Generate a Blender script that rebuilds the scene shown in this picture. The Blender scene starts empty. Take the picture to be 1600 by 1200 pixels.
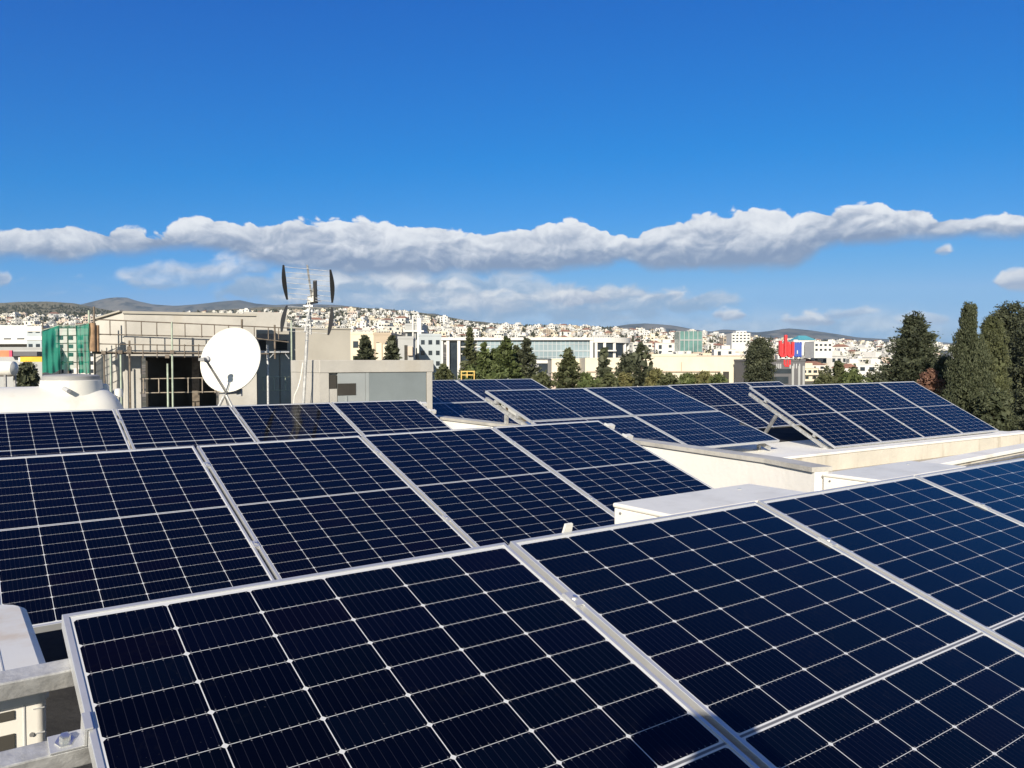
import bpy, bmesh, math, random
from mathutils import Vector, Matrix
random.seed(11)
sc = bpy.context.scene
COL = sc.collection
# ------------------------------------------------------------------ camera
FPX = 1245.5                      # focal length in photo pixels (1600 wide)
YAW, PITCH, ROLL = 0.62493, -0.02715, -0.00166
FW = Vector((math.sin(YAW)*math.cos(PITCH), math.cos(YAW)*math.cos(PITCH), math.sin(PITCH)))
r0 = Vector((math.cos(YAW), -math.sin(YAW), 0)); u0 = r0.cross(FW)
RT = r0*math.cos(ROLL)+u0*math.sin(ROLL); UP = -r0*math.sin(ROLL)+u0*math.cos(ROLL)
FH = Vector((math.sin(YAW), math.cos(YAW), 0)); RH = r0.copy()
cd = bpy.data.cameras.new('camera'); cam = bpy.data.objects.new('camera', cd); COL.objects.link(cam)
cd.sensor_width = 36.0; cd.lens = 36.0*FPX/1600.0; cd.clip_start = 0.02; cd.clip_end = 60000
cam.matrix_world = Matrix(((RT.x, UP.x, -FW.x, 0), (RT.y, UP.y, -FW.y, 0), (RT.z, UP.z, -FW.z, 0), (0, 0, 0, 1)))
sc.camera = cam
sc.view_settings.view_transform = 'Standard'; sc.view_settings.look = 'None'
sc.view_settings.exposure = 0.6; sc.view_settings.gamma = 1.0
# ------------------------------------------------------------------ sun + sky
SUN_EL = math.radians(24.4); SUN_OFF = math.radians(13.3)
LD = ((FH*math.cos(SUN_OFF)+RH*math.sin(SUN_OFF))*math.cos(SUN_EL)-Vector((0, 0, math.sin(SUN_EL)))).normalized()
sl = bpy.data.lights.new('sun', 'SUN'); sl.energy = 5.0; sl.angle = math.radians(0.53); sl.color = (1.0, 0.90, 0.75)
so = bpy.data.objects.new('sun', sl); COL.objects.link(so); so.rotation_euler = LD.to_track_quat('-Z', 'Y').to_euler()

class NT:
    """small helper for node trees"""
    def __init__(s, t): s.t = t
    def n(s, typ, **kw):
        x = s.t.nodes.new(typ)
        for k, v in kw.items(): setattr(x, k, v)
        return x
    def put(s, sock, v):
        if isinstance(v, bpy.types.NodeSocket): s.t.links.new(v, sock)
        elif v is not None: sock.default_value = v
    def m(s, op, a, b=None, c=None, clamp=False):
        x = s.n('ShaderNodeMath', operation=op, use_clamp=clamp)
        for i, v in enumerate((a, b, c)):
            if v is not None: s.put(x.inputs[i], v)
        return x.outputs[0]
    def ss(s, v, a, b):                 # smoothstep a..b -> 0..1
        x = s.n('ShaderNodeMapRange', interpolation_type='SMOOTHSTEP')
        s.put(x.inputs[0], v); s.put(x.inputs[1], a); s.put(x.inputs[2], b); x.inputs[3].default_value = 0; x.inputs[4].default_value = 1
        return x.outputs[0]
    def mix(s, f, a, b, blend='MIX'):
        x = s.n('ShaderNodeMix', data_type='RGBA', blend_type=blend)
        s.put(x.inputs[0], f)
        for i, v in ((6, a), (7, b)):
            if isinstance(v, (tuple, list)) and len(v) == 3: v = (*v, 1)
            s.put(x.inputs[i], v)
        return x.outputs[2]
    def vec(s, x, y, z=0.0):
        c = s.n('ShaderNodeCombineXYZ')
        for i, v in enumerate((x, y, z)): s.put(c.inputs[i], v)
        return c.outputs[0]
    def noise(s, v, scale=5, detail=4, rough=0.5, dim='3D'):
        x = s.n('ShaderNodeTexNoise', noise_dimensions=dim)
        if v is not None: s.put(x.inputs['Vector'], v)
        x.inputs['Scale'].default_value = scale; x.inputs['Detail'].default_value = detail; x.inputs['Roughness'].default_value = rough
        return x.outputs['Fac']
    def curve(s, v, pts):
        x = s.n('ShaderNodeFloatCurve'); cv = x.mapping.curves[0]
        while len(cv.points) < len(pts): cv.points.new(0.5, 0.5)
        for p, (a, b) in zip(cv.points, pts): p.location = (a, b); p.handle_type = 'AUTO_CLAMPED'
        x.mapping.update(); s.put(x.inputs['Value'], v)
        return x.outputs[0]

w = bpy.data.worlds.new('World'); sc.world = w; w.use_nodes = True
wt = w.node_tree; wt.nodes.clear(); W_ = NT(wt)
SKY_STRENGTH = 0.105
EXPO = 2.0**sc.view_settings.exposure
sky = W_.n('ShaderNodeTexSky', sky_type='NISHITA', sun_disc=False)
sky.sun_elevation = SUN_EL
to_sun = -LD
sky.sun_rotation = math.atan2(to_sun.x, to_sun.y) % (2*math.pi)
sky.altitude = 50; sky.air_density = 1.0; sky.dust_density = 0.12; sky.ozone_density = 2.2
def build_world():
    d = W_.n('ShaderNodeTexCoord').outputs['Generated']
    def dot(v):
        x = W_.n('ShaderNodeVectorMath', operation='DOT_PRODUCT'); W_.put(x.inputs[0], d); x.inputs[1].default_value = v; return x.outputs['Value']
    f, r, z = dot(FH), dot(RH), dot((0, 0, 1))
    az = W_.m('ARCTAN2', r, f); el = W_.m('ARCSINE', z)
    X01 = W_.m('DIVIDE', W_.m('ADD', az, 0.8), 1.6)
    def A(px): return (math.atan((px-800)/FPX)+0.8)/1.6
    def Ee(px, py): a = math.atan((px-800)/FPX); return math.atan((566-py)/FPX*math.cos(a))
    def crv(pts):
        pp = [(0.0, Ee(pts[0][0], pts[0][1])/0.3)]+[(A(x), Ee(x, y)/0.3) for x, y in pts]+[(1.0, Ee(pts[-1][0], pts[-1][1])/0.3)]
        return W_.m('MULTIPLY', W_.curve(X01, pp), 0.3)
    p2 = W_.vec(az, W_.m('MULTIPLY', el, 1.45))
    def puffs(p, scale):
        v = W_.n('ShaderNodeTexVoronoi', feature='F1', voronoi_dimensions='2D'); W_.put(v.inputs['Vector'], p)
        v.inputs['Scale'].default_value = scale; v.inputs['Detail'].default_value = 2.0; v.inputs['Roughness'].default_value = 0.5
        return v.outputs['Distance']
    # wobble the lookup so the puffs are not a regular net
    nn = W_.n('ShaderNodeTexNoise', noise_dimensions='2D'); W_.put(nn.inputs['Vector'], p2); nn.inputs['Scale'].default_value = 16; nn.inputs['Detail'].default_value = 5
    sub = W_.n('ShaderNodeVectorMath', operation='SUBTRACT'); W_.put(sub.inputs[0], nn.outputs['Color']); sub.inputs[1].default_value = (.5, .5, .5)
    mad = W_.n('ShaderNodeVectorMath', operation='MULTIPLY_ADD'); W_.put(mad.inputs[0], sub.outputs[0]); mad.inputs[1].default_value = (.045, .045, 0); W_.put(mad.inputs[2], p2)
    pw = mad.outputs[0]
    pu = puffs(pw, 24)
    off = W_.n('ShaderNodeVectorMath', operation='ADD'); W_.put(off.inputs[0], pw); off.inputs[1].default_value = (-0.004, 0.009, 0)
    fb = W_.noise(pw, 22, 7, 0.55, '2D')
    fb2 = W_.noise(off.outputs[0], 22, 4, 0.5, '2D')
    relief = W_.m('SUBTRACT', fb, fb2)             # lit side of each billow
    fl = W_.noise(W_.vec(az, W_.m('MULTIPLY', el, 4.0)), 9, 6, 0.62, '2D')
    wob = W_.m('SUBTRACT', pu, 0.42)
    fbc = W_.m('SUBTRACT', fb, 0.5)
    # grade the clear sky: deeper blue overhead, as the camera recorded it
    se = W_.n('ShaderNodeSeparateColor'); W_.put(se.inputs[0], sky.outputs[0]); co = W_.n('ShaderNodeCombineColor')
    for i, (g, k, off_) in enumerate(((2.4, 0.74, -0.034), (0.98, 0.58, -0.028), (0.66, 0.95, -0.01))):
        v = W_.m('POWER', W_.m('MAXIMUM', W_.m('MULTIPLY', se.outputs[i], SKY_STRENGTH), 0.0), g)
        W_.put(co.inputs[i], W_.m('MINIMUM', W_.m('MAXIMUM', W_.m('MULTIPLY_ADD', v, k/SKY_STRENGTH/EXPO, off_/SKY_STRENGTH/EXPO), 0.0), (0.24, 0.50, 0.84)[i]/SKY_STRENGTH/EXPO))
    raw = W_.n('ShaderNodeMixRGB'); raw.blend_type = 'MULTIPLY'; raw.inputs[0].default_value = 1.0; W_.put(raw.inputs[1], sky.outputs[0]); raw.inputs[2].default_value = (0.95/EXPO, 0.92/EXPO, 0.86/EXPO, 1)
    out = W_.mix(W_.ss(f, -0.25, 0.45), raw.outputs[0], co.outputs[0])
    def layer(out, top, bot, amp, soft_t, soft_b, k_fb, dens, shade_pow, white, grey, rel=2.2, streak=0.0):
        T, B = crv(top), crv(bot)
        th = W_.m('MAXIMUM', W_.m('SUBTRACT', T, B), 0.0008)
        e = W_.m('ADD', el, W_.m('ADD', W_.m('MULTIPLY', wob, amp), W_.m('MULTIPLY', fbc, k_fb)))
        a_t = W_.ss(W_.m('SUBTRACT', T, e), -soft_t*0.2, soft_t)
        e2 = W_.m('ADD', el, W_.m('MULTIPLY', fbc, k_fb*1.3))
        a_b = W_.ss(W_.m('SUBTRACT', e2, B), 0.0, soft_b)
        al = W_.m('MULTIPLY', a_t, a_b)
        if streak: al = W_.m('MULTIPLY', al, W_.ss(fl, 0.5-streak, 0.5+streak*0.5))
        al = W_.m('MULTIPLY', al, dens)
        s = W_.m('DIVIDE', W_.m('SUBTRACT', el, B), th)
        sh = W_.m('ADD', W_.m('ADD', s, W_.m('MULTIPLY', relief, rel)), W_.m('MULTIPLY', wob, -0.16))
        sh = W_.ss(sh, 0.08, shade_pow)
        return W_.mix(al, out, W_.mix(sh, grey, white))
    S = 1.0/SKY_STRENGTH/EXPO
    def c(*rgb): return tuple(x*S for x in rgb)
    WH, GR = c(0.92, 0.93, 0.95), c(0.235, 0.305, 0.455)
    # thin low haze of cloud near the horizon
    out = layer(out, [(-200, 470), (300, 480), (600, 474), (850, 470), (1100, 480), (1250, 476), (1400, 472), (1500, 484), (1800, 494)],
                [(-200, 560), (800, 560), (1800, 560)], 0.004, 0.03, 0.012, 0.02, 0.90, 0.9, c(0.66, 0.74, 0.84), c(0.30, 0.44, 0.63), 1.8, 0.42)
    # lower broken band behind the antenna: a grey blue sheet, then its bright heads
    out = layer(out, [(300, 448), (380, 424), (450, 414), (560, 412), (700, 414), (800, 420), (860, 432), (930, 438), (1050, 446), (1140, 456), (1200, 474)],
                [(300, 460), (380, 478), (450, 492), (560, 500), (700, 508), (800, 508), (900, 504), (1000, 498), (1120, 490), (1200, 478)],
                0.010, 0.012, 0.012, 0.030, 0.85, 1.25, c(0.66, 0.72, 0.80), c(0.27, 0.40, 0.59), 2.0, 0.0)
    out = layer(out, [(390, 440), (440, 424), (520, 418), (640, 424), (720, 434), (780, 446), (850, 446), (930, 444), (1000, 452), (1060, 452), (1120, 456), (1160, 468)],
                [(390, 448), (440, 456), (520, 462), (640, 468), (720, 478), (780, 486), (850, 486), (930, 482), (1000, 478), (1060, 474), (1120, 470), (1160, 470)],
                0.013, 0.008, 0.016, 0.036, 0.92, 0.95, c(0.88, 0.89, 0.91), c(0.36, 0.46, 0.61), 1.9, 0.55)
    # bright streaks low over the hills
    out = layer(out, [(380, 462), (450, 452), (560, 456), (680, 452), (780, 448), (860, 450), (950, 446), (1050, 452), (1120, 458), (1180, 470)],
                [(380, 470), (450, 478), (560, 486), (680, 494), (780, 494), (860, 490), (950, 484), (1050, 476), (1120, 472), (1180, 472)],
                0.010, 0.008, 0.010, 0.024, 0.9, 0.9, c(0.86, 0.86, 0.87), c(0.42, 0.50, 0.64), 1.9, 0.30)
    # wisp left of the antenna
    out = layer(out, [(165, 432), (190, 420), (230, 408), (300, 402), (350, 394), (400, 394), (430, 408), (440, 416)],
                [(165, 432), (200, 446), (260, 456), (310, 456), (370, 436), (420, 428), (440, 416)],
                0.010, 0.012, 0.010, 0.024, 0.9, 0.9, c(0.84, 0.85, 0.88), c(0.34, 0.43, 0.59), 1.8, 0.6)
    # main band
    top = [(-200, 357), (0, 354), (60, 351), (110, 349), (150, 354), (200, 344), (245, 342), (262, 349), (295, 336), (345, 332), (380, 345), (410, 347), (440, 337), (480, 331), (520, 341), (560, 333), (585, 342), (625, 349),
           (680, 346), (730, 359), (800, 353), (860, 347), (900, 339), (950, 354), (985, 356), (1010, 350), (1060, 335), (1120, 326), (1165, 321), (1210, 330), (1260, 326), (1310, 322), (1350, 314), (1400, 320), (1440, 328), (1480, 335), (1530, 333), (1575, 330), (1600, 334), (1612, 352), (1900, 352)]
    top = [p_ for p_ in top if p_[0] not in (245, 950, 985)]+[(236, 350), (250, 352), (945, 357), (962, 364), (990, 360)]; top.sort()
    bot = [(-200, 409), (0, 413), (100, 413), (170, 407), (235, 401), (300, 393), (350, 397), (400, 409), (470, 423), (560, 433), (640, 433), (720, 428), (800, 429), (880, 426), (940, 417), (975, 411), (1010, 423), (1080, 426), (1160, 425), (1230, 421), (1260, 411),
           (1300, 395), (1360, 387), (1430, 381), (1500, 380), (1560, 381), (1600, 377), (1612, 353), (1900, 353)]
    bot = [(x_, y_+(7 if 300 < x_ < 1260 else 2)) if x_ < 1605 else (x_, y_) for x_, y_ in bot]
    out = layer(out, top, bot, 0.014, 0.0028, 0.016, 0.012, 0.97, 0.98, WH, GR, 1.25)
    # small ones: lone puff, right edge, left edge, two puffs by the sign
    for cx, cy, hw, hh, dn in ((1473, 393, 22, 9, .8), (1592, 442, 52, 24, .85), (2, 434, 24, 18, .6), (1140, 493, 36, 13, .75), (1262, 500, 58, 15, .75), (905, 468, 66, 17, .8), (1330, 490, 60, 12, .5), (1440, 500, 60, 14, .45), (640, 446, 50, 14, .5)):
        out = layer(out, [(cx-hw, cy), (cx-hw*.6, cy-hh*.8), (cx, cy-hh*1.15), (cx+hw*.6, cy-hh*.8), (cx+hw, cy)],
                    [(cx-hw, cy), (cx-hw*.6, cy+hh*.6), (cx, cy+hh*.8), (cx+hw*.6, cy+hh*.6), (cx+hw, cy)],
                    0.006, 0.006, 0.006, 0.014, min(.97, dn*1.3), 0.8, c(0.88, 0.88, 0.89), c(0.36, 0.43, 0.58), 1.3)
    bg = W_.n('ShaderNodeBackground'); W_.put(bg.inputs['Color'], out); bg.inputs['Strength'].default_value = SKY_STRENGTH
    o = W_.n('ShaderNodeOutputWorld'); wt.links.new(bg.outputs[0], o.inputs['Surface'])
build_world()

# ------------------------------------------------------------------ helpers
def hz(px, d, z=0.0):
    """point at horizontal forward distance d, in the direction of photo column px, at height z"""
    v = FH*d + RH*((px-800)/FPX*d); return Vector((v.x, v.y, z))
def zy(py, d): return d*(566.0-py)/FPX
def lerp(pts, x):
    if x <= pts[0][0]: return pts[0][1]
    for (a, b), (c, e) in zip(pts, pts[1:]):
        if x <= c: return b+(e-b)*(x-a)/(c-a)
    return pts[-1][1]
CAMROT = -YAW        # rotation about z that makes local x run along the picture, local y away from the camera

def mat(name, col, rough=0.7, metal=0.0, var=0.12, scale=3.0, bump=0.0, bscale=40.0, var2=None, spec=None, coords='Object', dirt=None):
    m = bpy.data.materials.new(name); m.use_nodes = True; t = m.node_tree; N = NT(t)
    b = t.nodes['Principled BSDF']; b.inputs['Roughness'].default_value = rough; b.inputs['Metallic'].default_value = metal
    if spec is not None: b.inputs['IOR'].default_value = spec
    tc = N.n('ShaderNodeTexCoord').outputs[coords]
    f = N.noise(tc, scale, 6, 0.6)
    k = N.ss(f, 0.3, 0.7)
    c2 = var2 if var2 else tuple(max(0, x*(1-var)) for x in col)
    c1 = col if var2 else tuple(min(1, x*(1+var*0.5)) for x in col)
    cc = N.mix(k, c1, c2)
    if dirt:
        dcol, damt, dsc = dirt
        mp = N.n('ShaderNodeMapping'); t.links.new(tc, mp.inputs[0]); mp.inputs['Scale'].default_value = (dsc, dsc, dsc*0.18)
        g = N.ss(N.noise(mp.outputs[0], 1.0, 8, 0.65), 0.52, 0.74)
        cc = N.mix(N.m('MULTIPLY', g, damt), cc, dcol)
    t.links.new(cc, b.inputs['Base Color'])
    if bump:
        bp = N.n('ShaderNodeBump'); bp.inputs['Strength'].default_value = bump; bp.inputs['Distance'].default_value = 0.02
        t.links.new(N.noise(tc, bscale, 5, 0.6), bp.inputs['Height']); t.links.new(bp.outputs[0], b.inputs['Normal'])
    return m

class MB:
    """collects shapes and links them as ONE mesh object"""
    def __init__(s): s.v = []; s.f = []; s.mi = []; s.uv = None
    def add(s, vs, fs, mi=0):
        o = len(s.v); s.v += [tuple(x) for x in vs]; s.f += [tuple(i+o for i in f) for f in fs]; s.mi += [mi]*len(fs); return s
    def box(s, x0, x1, y0, y1, z0, z1, mi=0, M=None):
        vs = [Vector((x, y, z)) for z in (z0, z1) for x, y in ((x0, y0), (x1, y0), (x1, y1), (x0, y1))]
        if M is not None: vs = [M @ v for v in vs]
        return s.add(vs, [(0, 3, 2, 1), (4, 5, 6, 7), (0, 1, 5, 4), (1, 2, 6, 5), (2, 3, 7, 6), (3, 0, 4, 7)], mi)
    def tube(s, p0, p1, r, n=8, r2=None, mi=0):
        p0, p1 = Vector(p0), Vector(p1); a = (p1-p0)
        if a.length < 1e-9: return s
        q = a.to_track_quat('Z', 'Y'); r2 = r if r2 is None else r2
        vs = []
        for p, rr in ((p0, r), (p1, r2)):
            vs += [p+q @ Vector((rr*math.cos(2*math.pi*i/n), rr*math.sin(2*math.pi*i/n), 0)) for i in range(n)]
        fs = [(i, (i+1) % n, n+(i+1) % n, n+i) for i in range(n)]+[tuple(range(n-1, -1, -1)), tuple(range(n, 2*n))]
        return s.add(vs, fs, mi)
    def bar(s, p0, p1, wdt, hgt, up=(0, 0, 1), mi=0):
        """rectangular bar from p0 to p1"""
        p0, p1 = Vector(p0), Vector(p1); a = (p1-p0).normalized(); u = Vector(up); sd = a.cross(u).normalized(); u = sd.cross(a)
        vs = [p+sd*x*wdt/2+u*y*hgt/2 for p in (p0, p1) for x, y in ((-1, -1), (1, -1), (1, 1), (-1, 1))]
        return s.add(vs, [(0, 1, 2, 3), (7, 6, 5, 4), (0, 4, 5, 1), (1, 5, 6, 2), (2, 6, 7, 3), (3, 7, 4, 0)], mi)
    def prism(s, poly, z0, z1, mi=0):
        n = len(poly)
        if sum(poly[i][0]*poly[(i+1) % n][1]-poly[(i+1) % n][0]*poly[i][1] for i in range(n)) < 0: poly = poly[::-1]
        vs = [(x, y, z0) for x, y in poly]+[(x, y, z1) for x, y in poly]
        return s.add(vs, [tuple(range(n-1, -1, -1)), tuple(range(n, 2*n))]+[(i, (i+1) % n, n+(i+1) % n, n+i) for i in range(n)], mi)
    def lathe(s, prof, n=24, M=None, mi=0, caps=True):
        vs = []
        for r, z in prof: vs += [Vector((r*math.cos(2*math.pi*i/n), r*math.sin(2*math.pi*i/n), z)) for i in range(n)]
        if M is not None: vs = [M @ v for v in vs]
        fs = []
        for k in range(len(prof)-1):
            fs += [(k*n+i, k*n+(i+1) % n, (k+1)*n+(i+1) % n, (k+1)*n+i) for i in range(n)]
        if caps: fs += [tuple(range(n-1, -1, -1)), tuple(range((len(prof)-1)*n, len(prof)*n))]
        return s.add(vs, fs, mi)
    def mesh(s, name, mats, smooth=False, bevel=0.0, seg=2):
        me = bpy.data.meshes.new(name); me.from_pydata(s.v, [], s.f)
        for m in (mats if isinstance(mats, (list, tuple)) else [mats]): me.materials.append(m)
        me.polygons.foreach_set('material_index', s.mi)
        if bevel:
            bm = bmesh.new(); bm.from_mesh(me)
            es = [e for e in bm.edges if len(e.link_faces) == 2 and e.calc_face_angle(0) > 0.5]
            bmesh.ops.bevel(bm, geom=es, offset=bevel, segments=seg, affect='EDGES', profile=0.5, clamp_overlap=True)
            bm.to_mesh(me); bm.free()
        if smooth:
            me.polygons.foreach_set('use_smooth', [True]*len(me.polygons))
        me.update(); return me
    def build(s, name, mats, parent=None, smooth=False, bevel=0.0, seg=2, loc=None):
        o = bpy.data.objects.new(name, s.mesh(name, mats, smooth, bevel, seg)); COL.objects.link(o)
        if parent is not None: o.parent = parent
        if loc is not None: o.location = loc
        return o
def smooth_by_angle(o, ang=0.6):
    me = o.data; me.polygons.foreach_set('use_smooth', [True]*len(me.polygons))
    try: me.set_sharp_from_angle(angle=ang)
    except Exception: pass
def tag(o, label=None, cat=None, group=None, kind=None):
    if label: o['label'] = label
    if cat: o['category'] = cat
    if group: o['group'] = group
    if kind: o['kind'] = kind
    return o
def thing(name, label, cat, loc=(0, 0, 0), rz=0.0, group=None):
    o = bpy.data.objects.new(name, None); COL.objects.link(o); o.location = loc; o.rotation_euler = (0, 0, rz)
    o.empty_display_size = 0.2
    return tag(o, label, cat, group)
def copy_tree(o, parent=None):
    c = o.copy(); COL.objects.link(c)
    if parent is not None: c.parent = parent
    for ch in list(o.children): copy_tree(ch, c)
    return c

# ------------------------------------------------------------------ materials
M = {}
M['roof_white'] = mat('roof_white', (0.86, 0.84, 0.78), 0.6, var=0.08, scale=0.9, bump=0.25, bscale=14, dirt=((0.48, 0.44, 0.37), 0.50, 1.6))
M['membrane_shade'] = mat('roof_membrane_shade', (0.050, 0.050, 0.052), 1.0, var=0.3, scale=1.5, bump=0.3, bscale=20, spec=1.12, dirt=((0.12, 0.11, 0.10), 0.5, 1.5))  # lower roof covering, also the painted shade sheet on the upper deck
M['wall_white'] = mat('wall_white', (0.82, 0.80, 0.76), 0.6, var=0.05, scale=1.2, bump=0.15, bscale=20, dirt=((0.55, 0.51, 0.44), 0.40, 2.6))
M['coping'] = mat('coping_grey', (0.46, 0.445, 0.41), 0.55, var=0.25, scale=3, bump=0.2, dirt=((0.65, 0.63, 0.58), 0.5, 4))
M['cream'] = mat('cream_plaster', (0.62, 0.585, 0.505), 0.75, var=0.12, scale=1.6, bump=0.25, bscale=18, dirt=((0.30, 0.25, 0.18), 0.75, 3.2))
M['ledge'] = mat('ledge_grey', (0.40, 0.36, 0.30), 0.8, var=0.2, scale=1.5, bump=0.3, dirt=((0.25, 0.2, 0.15), 0.4, 2))
M['sheet'] = mat('painted_sheet', (0.76, 0.74, 0.68), 0.42, var=0.06, scale=1.8, bump=0.06, bscale=6, dirt=((0.50, 0.47, 0.40), 0.35, 2.5))
M['sheet_cream'] = mat('sheet_cream', (0.80, 0.775, 0.71), 0.45, var=0.05, scale=2, bump=0.05, bscale=5, dirt=((0.52, 0.42, 0.28), 0.35, 2.5))
M['alu'] = mat('anodised_aluminium', (0.62, 0.63, 0.635), 0.45, 0.6, var=0.06, scale=6, bump=0.04, bscale=80)
M['galv'] = mat('galvanised_steel', (0.53, 0.535, 0.53), 0.5, 0.5, var=0.3, scale=22, bump=0.15, bscale=60, dirt=((0.75, 0.73, 0.68), 0.6, 12))
M['steel_dark'] = mat('dull_steel', (0.30, 0.30, 0.30), 0.55, 0.5, var=0.3, scale=10)
M['zinc'] = mat('bright_zinc', (0.70, 0.70, 0.68), 0.55, 0.2, var=0.1)
M['bolt'] = mat('zinc_bolt', (0.75, 0.75, 0.72), 0.3, 0.9, var=0.1)
M['plastic_white'] = mat('white_plastic', (0.70, 0.69, 0.64), 0.45, var=0.06, scale=2, dirt=((0.50, 0.46, 0.36), 0.35, 4))
M['plastic_grey'] = mat('grey_plastic', (0.42, 0.43, 0.44), 0.5, var=0.08)
M['lid_grey'] = mat('lid_grey', (0.30, 0.30, 0.30), 0.6, var=0.1)
M['black'] = mat('black_plastic', (0.02, 0.021, 0.023), 0.45, var=0.2)
M['dish'] = mat('dish_white', (0.66, 0.65, 0.59), 0.55, var=0.05, scale=2, dirt=((0.48, 0.44, 0.35), 0.35, 5))
M['concrete'] = mat('raw_concrete', (0.44, 0.425, 0.39), 0.85, var=0.14, scale=1.1, bump=0.25, bscale=12, dirt=((0.36, 0.32, 0.25), 0.4, 1.2))
M['concrete_grey'] = mat('grey_render', (0.375, 0.355, 0.31), 0.85, var=0.1, scale=0.8, bump=0.1, dirt=((0.34, 0.32, 0.28), 0.3, 1.5))
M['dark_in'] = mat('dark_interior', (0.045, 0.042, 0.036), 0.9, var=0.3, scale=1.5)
M['hut_pale'] = mat('hut_pale_panel', (0.35, 0.38, 0.385), 0.55, 0.1, var=0.1, scale=2, dirt=((0.38, 0.38, 0.36), 0.3, 3))
M['galv_panel'] = mat('galvanised_panel', (0.235, 0.27, 0.28), 0.5, 0.2, var=0.12, scale=1.6, bump=0.05, bscale=4)
M['rust'] = mat('rusty_tube', (0.17, 0.14, 0.11), 0.8, 0.1, var=0.4, scale=9)
M['scaf_pale'] = mat('scaffold_pale', (0.36, 0.42, 0.34), 0.6, 0.2, var=0.25, scale=5)
M['rail_pale'] = mat('rail_pale', (0.36, 0.31, 0.25), 0.7, 0.2, var=0.3, scale=6)
M['rust_orange'] = mat('rust_orange', (0.34, 0.215, 0.125), 0.8, var=0.4, scale=5)
M['red'] = mat('sign_red', (0.62, 0.035, 0.04), 0.45, var=0.06)
M['blue'] = mat('sign_blue', (0.05, 0.10, 0.40), 0.45, var=0.06)
M['glass_dark'] = mat('window_glass', (0.03, 0.04, 0.05), 0.08, var=0.3, scale=0.4, spec=1.5)
M['glass_blue'] = mat('blue_glass', (0.26, 0.29, 0.28), 0.35, 0.0, var=0.25, scale=0.2)
M['trunk'] = mat('bark', (0.10, 0.075, 0.05), 0.9, var=0.3, scale=6)

def net_material():
    m = bpy.data.materials.new('debris_net'); m.use_nodes = True; t = m.node_tree; N = NT(t)
    b = t.nodes['Principled BSDF']; b.inputs['Roughness'].default_value = 0.8
    tc = N.n('ShaderNodeTexCoord').outputs['Object']
    t.links.new(N.mix(N.noise(tc, 1.2, 4), (0.005, 0.22, 0.15), (0.02, 0.30, 0.21)), b.inputs['Base Color'])
    tr = N.n('ShaderNodeBsdfTranslucent'); tr.inputs['Color'].default_value = (0.02, 0.34, 0.24, 1)
    tp = N.n('ShaderNodeBsdfTransparent')
    m1 = N.n('ShaderNodeMixShader'); m1.inputs[0].default_value = 0.4; t.links.new(b.outputs[0], m1.inputs[1]); t.links.new(tr.outputs[0], m1.inputs[2])
    m2 = N.n('ShaderNodeMixShader'); m2.inputs[0].default_value = 0.14; t.links.new(m1.outputs[0], m2.inputs[1]); t.links.new(tp.outputs[0], m2.inputs[2])
    t.links.new(m2.outputs[0], t.nodes['Material Output'].inputs['Surface'])
    return m
M['net'] = net_material()

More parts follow.
